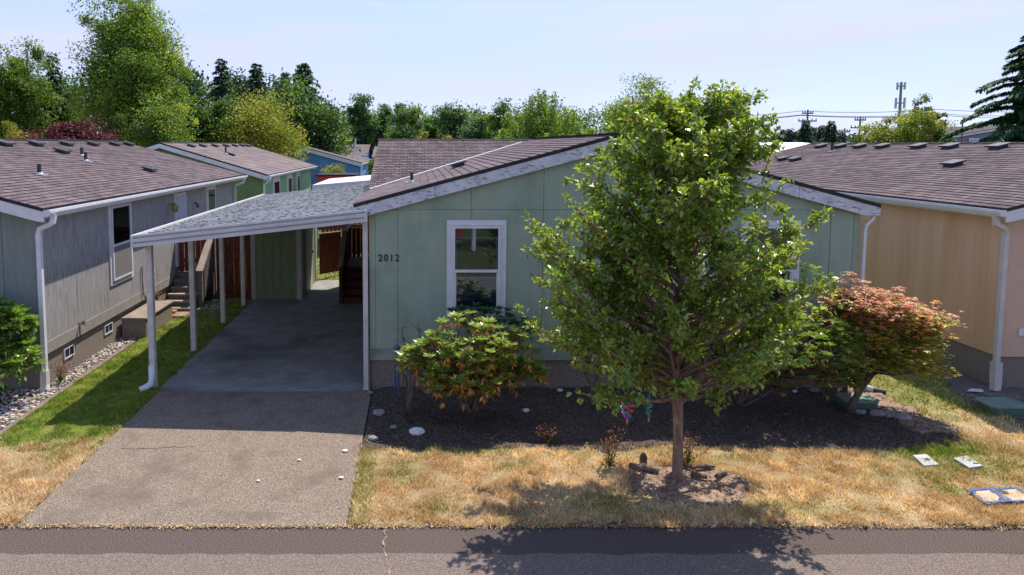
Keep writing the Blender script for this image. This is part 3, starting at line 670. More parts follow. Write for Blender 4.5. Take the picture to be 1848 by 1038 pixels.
MB().box(-.87, -.825, YA-.056, YA+.03, 2.865, 3.055).build('end_cap', carp_f, K)
po = None
for i, yy in enumerate((11.40, 13.52, 15.60, 17.45)):
    if po is None:
        mb = MB(); mb.box(-4.52, -4.42, yy-.05, yy+.05, .02, cz(-4.47)-.09); mb.box(-4.535, -4.405, yy-.065, yy+.065, .02, .035)
        mb.box(-4.505,-4.435,yy-.056,yy-.0501,.2,2.4)
        po = mb.build('post', post_m, K, bevel=.006)
    else:
        c = po.copy(); scene.collection.objects.link(c); c.parent = K; c.location.y += yy-11.40
mb = MB(); mb.box(-.915, -.835, 11.28, 11.37, .02, 2.88); mb.box(-.93,-.83,11.27,11.38,.02,.035); mb.build('post', post_m, K)
mb = MB(); mb.tube([(-4.47, 11.33, .42), (-4.465, 11.32, .2), (-4.47, 11.28, .12), (-4.53, 11.2, .085), (-4.60, 11.14, .07)], [.052,.055,.06,.055,.05], 10)
mb.build('drain_boot', white, K, smooth=True)
MB().bar((-4.6, 13.2, cz(-4.6)-.06), (-.83, 13.2, cz(-.83)-.06), .05, .08).bar((-4.6, 16.2, cz(-4.6)-.06), (-.83, 16.2, cz(-.83)-.06), .05, .08).bar((-4.47, YA, cz(-4.47)-.06), (-4.47, YB, cz(-4.47)-.06), .06, .06).build('beam', carp_f, K)
# shed at the back of the carport
S_ = thing('storage_shed', 'olive green storage shed with pale corner boards at the back of the carport', 'shed', (-3.73, 18.0, 0))
stp = lambda x: cz(x)-.08
mb = MB(); mb.prism([(-4.38, .03), (-3.09, .03), (-3.09, stp(-3.09)), (-4.38, stp(-4.38))], 'y', 18.02, 20.7); mb.build('wall', green_s, S_)
mb = MB(); x = -4.28
while x < -3.2:
    x2 = min(x+.232, -3.2); mb.prism([(x, .05), (x2-.008, .05), (x2-.008, stp(x2)), (x, stp(x))], 'y', 18.0, 18.02); x += .232
mb.build('front_siding', green_s, S_)
cream = mat('cream_trim', (.42,.41,.34), (.50,.49,.42), 4, .6)
for a, b in ((-4.40, -4.28), (-3.20, -3.07)): MB().prism([(a, .03), (b, .03), (b, stp(b)), (a, stp(a))], 'y', 17.985, 18.02).build('corner_board', cream, S_)
MB().box(-3.088, -3.07, 18.021, 18.12, .03, 2.55).build('side_board', cream, S_); MB().box(-3.088, -3.068, 20.5, 20.74, .03, 2.55).build('side_board', cream, S_)
dr = MB().box(-3.088, -3.062, 18.75, 19.85, .05, 2.10).build('door', cream, S_)
MB().tube([(-3.062, 19.70, 1.05), (-3.01, 19.70, 1.05)], [.02, .03], 10).build('handle', blackm, dr)
# wooden steps up to the side door
T = thing('wooden_steps', 'dark red wooden steps and landing under the carport roof against the green house', 'steps', (-1.4, 17.6, 0))
mb = MB()
for i in range(5):
    mb.box(-1.95, -.84, 17.66+.25*i, 17.66+.25*(i+1)+.02, .025, .17*(i+1)-.035) if i < 4 else None
mb.build('riser', deckwood, T)
for i in range(4): MB().box(-1.98, -.83, 17.63+.25*i, 17.90+.25*i, .17*(i+1)-.034, .17*(i+1)).build('tread', deckwood, T)
MB().box(-2.0, -.83, 18.67, 20.2, .78, .82).build('landing', mat('worn_landing', (.18,.15,.14), (.28,.24,.22), 6, .8), T)
mb = MB(); mb.box(-1.98,-1.94,18.7,20.18,.03,.78); mb.box(-1.98, -.85, 20.14,20.18,.03,.78); mb.box(-1.98,-.85,18.68,18.72,.03,.78); mb.build('landing_skirt', deckwood, T)
MB().bar((-2.0, 17.62, .06), (-2.0, 18.7, .80), .04, .24).build('stringer', deckwood, T)
for y_, zt in ((17.60, 1.0), (18.70, 1.72), (20.15, 1.72)): MB().box(-2.04, -1.96, y_-.04, y_+.04, .03, zt).build('railing_post', deckwood, T)

cp = MB(); cp.bar((-2.0, 17.54, 1.0), (-2.0, 18.72, 1.76), .12, .035); cp.bar((-2.0, 18.70, 1.76), (-2.0, 20.2, 1.76), .12, .035); cp.bar((-2.0, 20.15, 1.77), (-.84, 20.15, 1.77), .12, .035); cp.build('handrail', rail_wood, T)
for k in range(9):
    y_ = 17.70+.118*k; MB().box(-2.02, -1.985, y_, y_+.09, .06+.67*(y_-17.6), .98+.66*(y_-17.6)).build('baluster', deckwood, T)
for k in range(11): MB().box(-2.02, -1.985, 18.75+.128*k, 18.84+.128*k, .7, 1.74).build('baluster', deckwood, T)
for k in range(9): MB().box(-1.93+.125*k, -1.84+.125*k, 20.14, 20.165, .82, 1.68).build('baluster', deckwood, T)
# fences and gate behind
def board_fence(name, label, A, B, h, wb=.14, m=redwood, gapw=.012, z0=.04, var=.02, posts=True):
    A, B = Vector(A), Vector(B); t = thing(name, label, 'fence', A); d = (B-A); Ln = d.length; d.normalize(); n_ = Vector((-d.y, d.x, 0)); rg2 = random.Random(int(Ln*100)); mb = MB(); k = int(Ln/wb)
    for i in range(k):
        a = A+d*(Ln*i/k); b = A+d*(Ln*(i+1)/k-gapw); o = rg2.uniform(-var, var)*.3
        vs = [v+n_*s+Vector((0,0,z)) for z in (z0, h+o) for v, s in ((a, 0), (b, 0), (b, .018), (a, .018))]
        mb.add(vs, [(0,3,2,1),(4,5,6,7),(0,1,5,4),(1,2,6,5),(2,3,7,6),(3,0,4,7)])
    mb.build('boards', m, t)
    for zz in (z0+.3, h*.55, h-.2): MB().bar(A+n_*.04+Vector((0,0,zz)), B+n_*.04+Vector((0,0,zz)), .04, .08).build('rail', m, t)
    for q_ in [A+d*s for s in np.linspace(.05, Ln-.05, max(2, int(Ln/2.2)+1))]:
        MB().box(q_.x-.045+n_.x*.09, q_.x+.045+n_.x*.09, q_.y-.045+n_.y*.09, q_.y+.045+n_.y*.09, 0, h-.05).build('post', m, t)
    return t
board_fence('board_fence', 'red-brown board fence across the sunny back yard behind the leaning gate', (-3.6, 25.6, 0), (1.2, 25.6, 0), 1.95, .15, gapw=.035)
board_fence('board_fence', 'dark red board fence between the grey house stairs and the shed', (-5.35, 18.15, 0), (-4.42, 18.15, 0), 1.95, .145, gapw=.008)
board_fence('board_fence', 'red-brown board screen at the top of the grey wooden stairs', (-6.26, 17.93, 0), (-5.53, 17.93, 0), 1.98, .145, gapw=.012, z0=.81)
G = thing('gate', 'short red board gate standing open beside the shed', 'gate', (-3.0, 20.95, 0))
A, B = Vector((-3.02, 20.95, 0)), Vector((-2.45, 21.55, 0)); d = (B-A)/5; mb = MB()
for i in range(5): mb.bar(A+d*(i+.5)+Vector((0,0,.16)), A+d*(i+.5)+Vector((0,0,1.38)), .16, .022, up=(-d.y, d.x, 0))
mb.build('boards', redwood, G)
mb = MB(); mb.bar(A+Vector((-.03,0,1.40)), B+Vector((0.03,0,1.40)), .07, .04); mb.build('top_rail', rail_wood, G)
for zz in (.4, 1.2): MB().bar(A+Vector((.03,.05,zz)), B+Vector((.03,.05,zz)), .03, .08).build('brace', redwood, G)

# ------------------------------------------------------------------ the grey house
HG = thing('house', 'weathered grey house with a brown shingle roof and wooden side stairs, left of the carport', 'house', (-10.3, 11.35, 0))
xm, zr, half = gable_house(HG, -14.3, -6.3, 11.35, 23.7, 3.08, .27, .28, .28, .57, gray_w, mat('grey_shaded_siding', (.19,.22,.20), (.24,.27,.25), 2, .8, stretch=(6,6,.6)), shingle, sides='R', band=.2, bm=gray_t, gut='R')  # front wall siding darker than the side, its shadow put into the colour
g2 = lambda x: 3.08+.27*(half-abs(x-xm))
for px, py in ((8,250), (65,254), (120,256), (168,258), (207,259), (232,259)):
    X_ = -9.75; p = P(px, py, X=X_); roof_vent(HG, (X_, p.y, g2(X_)), (1, 0, .27))
for px, py, X_ in ((113,272,-9.05), (270,309,-7.2)):
    p = P(px, py, X=X_); roof_vent(HG, (X_, p.y, g2(X_)), (1, 0, .27))
for px, py, X_ in ((148,281,-8.75), (155,292,-8.3), (72,330,-7.6)):
    p = P(px, py, X=X_); vent_pipe(HG, (X_, p.y, g2(X_)), .22, .04)
window(HG, (-6.299, 13.97, 1.22), (0,1,0), (1,0,0), 1.12, 1.72, 'screen')
window(HG, (-6.299, 20.45, 1.4), (0,1,0), (1,0,0), .95, 1.5, 'plain', m_in=clearm)
dr = MB().box(-6.31, -6.26, 17.78, 18.62, .95, 2.85).build('door_frame', trimw, HG)
MB().box(-6.259, -6.25, 17.86, 18.54, .95, 2.77).build('door', mat('grey_door', (.45,.46,.52)), dr)
lm = MB(); lm.tube([(-6.28, 17.35, 2.62), (-6.15, 17.35, 2.62), (-6.12, 17.35, 2.58)], .02, 6); lm.tube([(-6.12, 17.35, 2.42), (-6.12, 17.35, 2.48), (-6.12, 17.35, 2.60), (-6.12,17.35,2.66)], [.05,.08,.09,.02], 8)
lm.build('porch_lamp', mat('aged_brass', (.30,.24,.10), (.4,.33,.16), 8, .5, metal=.5), HG)
MB().tube([(-6.28, 19.4, 2.5), (-6.2, 19.4, 2.42), (-6.2, 19.4, 2.36)], [.02,.03,.05], 6).build('wall_hook', blackm, HG)
downspout(HG, [(-5.93, 11.22, 2.97), (-5.95, 11.20, 2.84), (-6.02, 11.22, 2.80), (-6.20, 11.28, 2.74), (-6.235, 11.29, 2.64), (-6.235, 11.29, .20)], m=trimw)
MB().tube([(-6.235, 11.28, .36), (-6.225, 11.25, .12), (-6.20, 11.2, .03)], .075, 4, math.pi/4).build('splash_boot', pipe_m, HG)
downspout(HG, [(-5.93, 23.6, 2.97), (-5.95, 23.6, 2.84), (-6.20, 23.5, 2.74), (-6.235, 23.5, 2.64), (-6.235, 23.5, .20)], m=trimw)
for y0 in (12.10, 13.70):
    v_ = MB(); v_.box(-6.345, -6.318, y0, y0+.36, .27, .292); v_.box(-6.345, -6.318, y0, y0+.36, .448, .462); v_.box(-6.345, -6.318, y0, y0+.02, .292, .448); v_.box(-6.345, -6.318, y0+.34, y0+.36, .292, .448); v_.box(-6.345,-6.32,y0+.175,y0+.187,.292,.448)
    vo = v_.build('foundation_vent', white, HG); MB().box(-6.345, -6.33, y0+.02, y0+.34, .29, .45).build('vent_screen', darkint, vo)
fc = MB(); fc.tube([(-6.3, 12.62, .80), (-6.2, 12.62, .80), (-6.17, 12.62, .76)], .018, 8); fc.tube([(-6.21, 12.62, .80), (-6.21, 12.62, .85)], .03, 8); fc.tube([(-6.28, 12.62, .78), (-6.285, 12.62, .5)], .008, 6)
fc.build('faucet', mat('brass_tap', (.25,.2,.15), metal=.7, rough=.4), HG)
ot = MB().box(-6.30, -6.27, 16.15, 16.27, .97, 1.17).build('outlet_cover', trimw, HG); MB().box(-6.272, -6.262, 16.18, 16.24, 1.02, 1.08).build('socket', blackm, ot)
MB().tube([(-6.28, 15.55, 1.35), (-6.27, 15.55, .75), (-6.25, 15.6, .62), (-6.25, 15.9, .72), (-6.27, 16.05, .80)], .012, 6).build('cable', blackm, HG)
MB().box(-6.29, -6.22, 15.95, 16.08, .72, .86).build('meter_cover', pipe_m, HG)
# concrete box step
B_ = thing('concrete_box', 'low aggregate concrete box with a flat lid against the grey house wall', 'box', (-6.0, 15, 0))
MB().box(-6.29, -5.78, 14.42, 16.0, -.02, .42).build('body', fnd, B_); MB().box(-6.29, -5.75, 14.38, 16.04, .42, .46).build('lid', mat('brown_lid', (.20,.15,.12), (.30,.24,.20), 4, .9, .2, 20), B_, bevel=.008)
# grey stairs
T2 = thing('wooden_stairs', 'grey wooden stairs with a worn railing climbing beside the grey house', 'stairs', (-5.9, 17.1, 0))
for i in range(6):
    MB().box(-6.26, -5.52, 16.62+.205*i, 16.85+.205*i, .132*(i+1)-.03, .132*(i+1)).build('tread', rail_wood if i < 3 else deck_gray, T2)
mb = MB(); [mb.box(-6.25, -5.54, 16.65+.205*i, 16.67+.205*i, max(.0, .132*i-.001), .132*(i+1)-.031) for i in range(6)]; mb.build('riser', deck_gray, T2)
MB().box(-6.26, -5.52, 17.83, 20.15, .775, .80).build('landing', deck_gray, T2)
mb = MB(); mb.box(-5.50, -5.44, 17.84, 20.1, .0, .77); mb.build('landing_skirt', mat('stair_shadow_board', (.04,.035,.035), (.07,.06,.055), 5), T2)  # near-black skirt, the shadow under the landing put into its colour
for y_, zt in ((17.12, .97), (18.3, 1.86), (20.02, 1.86)): MB().box(-5.52, -5.42, y_, y_+.10, 0, zt).build('railing_post', deck_gray, T2)
cp = MB(); cp.bar((-5.47, 17.08, .96), (-5.47, 18.42, 1.92), .17, .04); cp.bar((-5.47, 18.4, 1.915), (-5.47, 20.15, 1.915), .17, .04); cp.build('handrail', rail_wood, T2)
for k in range(9):
    y_ = 17.27+.115*k; s_ = .716*(y_-17.08); MB().box(-5.435, -5.40, y_, y_+.075, .12+s_*.9, .95+s_).build('baluster', deck_gray, T2)
for k in range(13): MB().box(-5.435, -5.40, 18.45+.125*k, 18.52+.125*k, .85, 1.9).build('baluster', deck_gray, T2)
tag(MB().box(-6.2, -5.55, 16.15, 16.60, -.01, .06).build('paving_slab', mat('red_brown_paver', (.22,.13,.10), (.32,.21,.17), 5, .9, .2, 30), bevel=.01), 'reddish paving slab at the foot of the grey wooden stairs', 'paving slab')
tag(MB().box(-6.02, -5.86, 16.38, 16.56, .061, .12).build('brick', mat('brick_red', (.32,.14,.08), (.4,.2,.12), 8), bevel=.006), 'small brick lying on the reddish slab below the grey stairs', 'brick')

# ------------------------------------------------------------------ the tan house
HT = thing('house', 'tan house with a brown shingle roof and white gutter at the right edge', 'house', (13.7, 11.35, 0))
xm, zr, half = gable_house(HT, 9.70, 17.7, 11.35, 24.0, 3.08, .25, .26, .28, .57, tan_w, tan_f, shingle, sides='', zh=None, band=.01, gut='L', bm=tan_w, seams=[30], )
g3 = lambda x: 3.08+.25*(half-abs(x-xm))
for px in (1481, 1516, 1551, 1592, 1657, 1714, 1801):
    X_ = 13.2; z_ = g3(X_); p = P(px, 269, X=X_); roof_vent(HT, (X_, p.y, z_), (-1, 0, .25))
for px, py, X_ in ((1413, 297, 11.6), (1434, 299, 11.6), (1719, 310, 11.7)):
    p = P(px, py, X=X_); roof_vent(HT, (X_, p.y, g3(X_)), (-1, 0, .25))
p = P(1501, 280, X=12.7); vent_pipe(HT, (12.7, p.y, g3(12.7)), .28, .04)
downspout(HT, [(9.38, 11.2, 2.97), (9.39, 11.18, 2.82), (9.48, 11.19, 2.78), (9.60, 11.25, 2.72), (9.635, 11.28, 2.62), (9.635, 11.28, .30)])
MB().tube([(9.635, 11.28, .50), (9.635, 11.27, .30), (9.60, 11.22, .03)], [.085,.085,.075], 4, math.pi/4).build('splash_boot', pipe_m, HT)
v_ = MB(); y0 = 13.3; v_.box(9.67, 9.745, y0, y0+.42, .22, .26); v_.box(9.67, 9.745, y0, y0+.42, .45, .48); v_.box(9.67, 9.745, y0, y0+.03, .26, .45); v_.box(9.67, 9.745, y0+.39, y0+.42, .26, .45)
vo = v_.build('foundation_vent', white, HT); MB().box(9.725, 9.745, y0+.03, y0+.39, .26, .45).build('vent_screen', darkint, vo)
oc = MB(); oc.box(10.02, 10.10, 11.325, 11.349, .93, 1.05); oc.box(10.105, 10.185, 11.325, 11.349, .93, 1.05); oc.build('outlet_cover', trimw, HT)

# ------------------------------------------------------------------ houses behind
HL = thing('house', 'pale green house with a red-painted side window, directly behind the grey house', 'house', (-10.3, 27.9, 0))
xm, zr, half = gable_house(HL, -14.3, -6.25, 27.85, 40.2, 2.92, .30, .25, .28, .5, lgreen_w, lgreen_f, shingle2, sides='R', band=.02, bm=lgreen_w, gut='R', course=.2)
g4 = lambda x: 2.92+.30*(half-abs(x-xm))
for px in (345, 366, 388, 408, 424, 437, 445, 453):
    p = P(px, 262, X=-9.7); roof_vent(HL, (-9.7, min(p.y, 39.8), g4(-9.7)), (1, 0, .30), W=.4)
for py, px in ((286, 418),): p = P(px, py, X=-8.4); roof_vent(HL, (-8.4, p.y, g4(-8.4)), (1, 0, .3)); vent_pipe(HL, (-8.6, p.y-.2, g4(-8.6)), .35, .04)
for px0, px1, nm_, inn in ((493, 506, 'window', darkint), (519, 528, 'red_window', redp), (536, 542, 'window', mat('mauve_curtain', (.22,.18,.28)))):
    a, b = P(px0, 340, X=-6.22).y, P(px1, 340, X=-6.22).y
    window(HL, (-6.249, a, 1.2), (0,1,0), (1,0,0), b-a, 1.5, 'plain', casing=.16, m_in=inn, sash=False, name=nm_)
downspout(HL, [(-5.9, 27.6, 2.8), (-5.92, 27.6, 2.7), (-6.17, 27.7, 2.5), (-6.19, 27.72, .2)], m=trimw)
HB = thing('house', 'bright blue gabled house with white trim beyond the pale green house', 'house', (-8.2, 50, 0))
xm, zr, half = gable_house(HB, -12.2, -4.15, 49.5, 60, 2.85, .27, .15, .15, .5, blue_w, blue_w, shingle2, sides='R', band=.02, bm=blue_w, gut='', course=.25, barge_h=.25)
window(HB, (-7.2, 49.49, .9), (1,0,0), (0,-1,0), 1.6, 1.05, 'plain', casing=.1, sash=False)
downspout(HB, [(-4.0, 49.4, 2.6), (-4.05, 49.4, 2.4), (-4.05, 49.4, .2)], r=.07, m=trimw)
def cross_house(label, X0, X1, Y0, Y1, ze, slope, wm, rm, name='house'):
    """far house with its ridge parallel to the road"""
    t = thing(name, label, 'house', ((X0+X1)/2, Y0, 0)); ym = (Y0+Y1)/2; hf = (Y1-Y0)/2+.3; zr = ze+slope*hf
    MB().prism([(Y0, 0), (Y1, 0), (Y1, ze-.1), (ym, zr-.1), (Y0, ze-.1)], 'x', X0, X1).build('wall', wm, t)
    shingle_slope('roof', rm, t, (X1+.3, ym-hf, ze), (X0-.3, ym-hf, ze), (0, hf, slope*hf), .3)
    shingle_slope('roof', rm, t, (X0-.3, ym+hf, ze), (X1+.3, ym+hf, ze), (0, -hf, slope*hf), .3)
    MB().box(X0-.3, X1+.3, ym-hf-.02, ym-hf, ze-.25, ze-.03).build('eave_fascia', white, t)
    return t
cross_house('long brown-roofed house behind the blue gabled house', -14.2, -5.0, 64, 73, 3.1, .22, blue_w, shingle2)
cross_house('brown-roofed house far behind, just left of the green house roof', -4.4, 6, 70, 79, 2.9, .22, mat('beige_far_wall', (.35,.28,.2)), shingle2)
# television aerial by the blue house
an = MB(); an.tube([(-4.7, 52, 0), (-4.7, 52, 4.6)], .05, 6); an.tube([(-4.95, 52, 2.9), (-4.7, 52, 4.3)], .03, 6); an.tube([(-4.45, 52, 2.9), (-4.7, 52, 4.3)], .03, 6); an.tube([(-4.6, 52, 3.2), (-2.9, 51.9, 2.9)], .06, 6)
tag(an.build('roof_mast', trimw, loc=(-4.7, 52, 0)), 'white mast with braces at the right corner of the blue house', 'mast')
RS = thing('red_shed', 'red shed wall showing above the far patio roof', 'shed', (-5, 35, 0))
a, b = P(573, 335, Y=35), P(640, 335, Y=35)
MB().box(a.x, b.x, 35, 37, 0, 2.55).build('wall', redp, RS); MB().box(a.x-.08, b.x+.1, 34.9, 37.1, 2.55, 2.62).build('roof', drip, RS)
PC = thing('patio_cover', 'flat white metal patio roof beyond the carport', 'patio cover', (-3, 27, 0))
mb = MB(); mb.prism([(-4.05, 2.42), (-1.7, 2.62), (-1.7, 2.78), (-4.05, 2.58)], 'y', 26.4, 31.5); mb.build('roof_panel', mat('white_metal_roof', (.58,.59,.62), (.68,.69,.72), 3, .5), PC)
for x_, y_ in ((-3.95, 26.55), (-3.95, 31.3), (-1.8, 26.55), (-1.8, 31.3)): MB().box(x_-.05, x_+.05, y_-.05, y_+.05, 0, 2.45).build('post', post_m, PC)
MB().box(-3.9, -1.8, 26.6, 26.65, 2.2, 2.45).build('beam', tan_w, PC)
# right background
HS = thing('house', 'slate grey gabled building in front of the dark conifer at the right edge', 'house', (57, 70, 0))
gable_house(HS, 54.1, 66, 70, 82, 5.05, .17, .5, .3, .5, bgray_w, bgray_w, mat_roof_gray if 'mat_roof_gray' in globals() else shingle, sides='', band=.02, gut='', course=.4, cap=False, seams=[200])
window(HS, (55.3, 69.9, 3.7), (1,0,0), (0,-1,0), 1.0, 1.1, 'plain', casing=.08, sash=False)
def flat_building(label, x0, x1, y0, y1, h, wm, rm, slope=0.0, name='outbuilding'):
    t = thing(name, label, 'building', ((x0+x1)/2, y0, 0)); MB().box(x0, x1, y0, y1, 0, h).build('wall', wm, t)
    MB().prism([(y0-.4, h), (y1+.4, h+slope), (y1+.4, h+slope+.18), (y0-.4, h+.18)], 'x', x0-.4, x1+.4).build('roof', rm, t)
wroof = mat('white_flat_roof', (.72,.70,.68), (.8,.78,.76), 1)
flat_building('long low building with a flat white roof just above the tan roof ridge', 26.0, 33.0, 52, 60, 3.6, bgray_w, wroof, .55)
flat_building('pale grey roofed outbuilding behind the far end of the tan roof', 15.2, 18.2, 29, 34, 3.15, bgray_w, mat('pale_grey_roof', (.45,.45,.47), (.52,.52,.54), 1), .55)
flat_building('small white roofed building between the street tree and the tan roof', 20.6, 22.6, 42, 48, 3.6, tan_w, wroof, .5)
cross_house('distant brown-roofed house below the utility pole', 56, 66, 95, 105, 3.6, .16, tan_w, shingle2)
cross_house('distant brown-roofed house left of the golden bushy trees', 78, 90, 112, 122, 3.9, .2, tan_w, shingle2)
# cell tower, poles and wires
TW = thing('cell_tower', 'slim grey cell tower with two rings of antennas', 'tower', (83, 120, 0))
zc = lambda py, Y_: CAMH+(262-py)/1250*Y_
X_ = P(1620, 262, Y=120).x
steel = mat('grey_steel', (.18,.19,.20), (.26,.27,.28), 3, .6)
MB().tube([(X_, 120, 0), (X_, 120, zc(150, 120))], [.34, .18], 10).build('mast', steel, TW)
for py, rr, hh, n_ in ((157, .55, 1.2, 6), (187, .65, 1.8, 6)):
    zz = zc(py, 120)
    fr = MB(); fr.tube([(X_+rr*math.cos(t), 120+rr*math.sin(t), zz) for t in np.linspace(0, 6.283, 13)], .07, 5)
    for k in range(3): t = k*2.09+.4; fr.bar((X_, 120, zz), (X_+rr*math.cos(t), 120+rr*math.sin(t), zz), .1, .1)
    fo_ = fr.build('antenna_frame', steel, TW)
    for k in range(n_):
        t = k*6.283/n_; cx_, cy_ = X_+rr*1.1*math.cos(t), 120+rr*1.1*math.sin(t); MB().box(cx_-.12, cx_+.12, cy_-.09, cy_+.09, zz-hh/2, zz+hh/2).build('antenna', galv if k % 2 else steel, fo_)
woodp = mat('pole_wood', (.12,.10,.09), (.19,.165,.15), 3, .9)
tops = []
def utility_pole(px, py, Y_, label, arms=2):
    p = P(px, 262, Y=Y_); zt = zc(py, Y_); t = thing('utility_pole', label, 'utility pole', (p.x, Y_, 0), 'utility poles along the skyline'); k = Y_/100
    MB().tube([(p.x, Y_, 0), (p.x, Y_, zt)], [.14*k+.03, .09*k+.03], 8).build('pole', woodp, t)
    for i in range(arms):
        zz = zt-.5*k-1.1*k*i; wv = (.62+.42*i)*k*1.25; a_ = MB().box(p.x-wv, p.x+wv, Y_-.1, Y_+.1, zz-.09*k, zz+.09*k).build('crossarm', woodp, t)
        for s_ in (-.95, -.5, .5, .95): MB().tube([(p.x+wv*s_, Y_, zz), (p.x+wv*s_, Y_, zz+.35*k)], .08*k, 6).build('insulator', steel, a_)
    tops.append((p.x, Y_, zt)); return t
utility_pole(1455, 199, 105, 'tall utility pole with two crossarms rising from the dark conifer')
utility_pole(1550, 211, 125, 'utility pole with two crossarms between the tall pole and the cell tower')
utility_pole(1463, 228, 190, 'tiny far utility pole just right of the tall pole', 1)
utility_pole(1523, 232, 200, 'tiny far utility pole between the two conifers', 1)
def wire(label, pts, sag, r=.045):
    mb = MB(); 
    for a, b in zip(pts, pts[1:]):
        a, b = Vector(a), Vector(b); mb.tube([a.lerp(b, i/14)-Vector((0,0,sag*4*(i/14)*(1-i/14))) for i in range(15)], r, 4)
    return tag(mb.build('power_line', steel, loc=pts[0]), label, 'power line', 'power lines across the skyline')
for py0, py1, py2, py3, lb in ((210, 201, 198, 200, 'uppermost power line, ending at the top of the tall pole'), (214, 208, 206, 206, 'power line on the lower crossarm of the tall pole, upper of that pair'), (217, 209, 208, 212, 'power line just under the tall pole crossarm, sagging to the left')):
    wire(lb, [(P(1250, 0, Y=105).x, 105, zc(py0, 105)), (P(1455, 0, Y=105).x, 105, zc(py1, 105)), (P(1700, 0, Y=112).x, 112, zc(py2, 112)), (P(1848, 0, Y=112).x*1.1, 112, zc(py3, 112))], .35)
wire('lowest and faintest power line, just above the far conifers', [(P(1000, 0, Y=200).x, 200, zc(244, 200)), (P(1523, 0, Y=200).x, 200, zc(236, 200)), (P(1900, 0, Y=200).x, 200, zc(226, 200))], .5, .06)
pl = P(1762, 262, Y=60); tag(MB().tube([(P(1752,0,Y=66).x, 66, 0), (P(1752,0,Y=66).x, 66, zc(218,66))], .07, 6).build('pole', woodp, loc=(P(1752,0,Y=66).x, 66, 0)), 'short plain pole beside the slate grey building', 'pole')
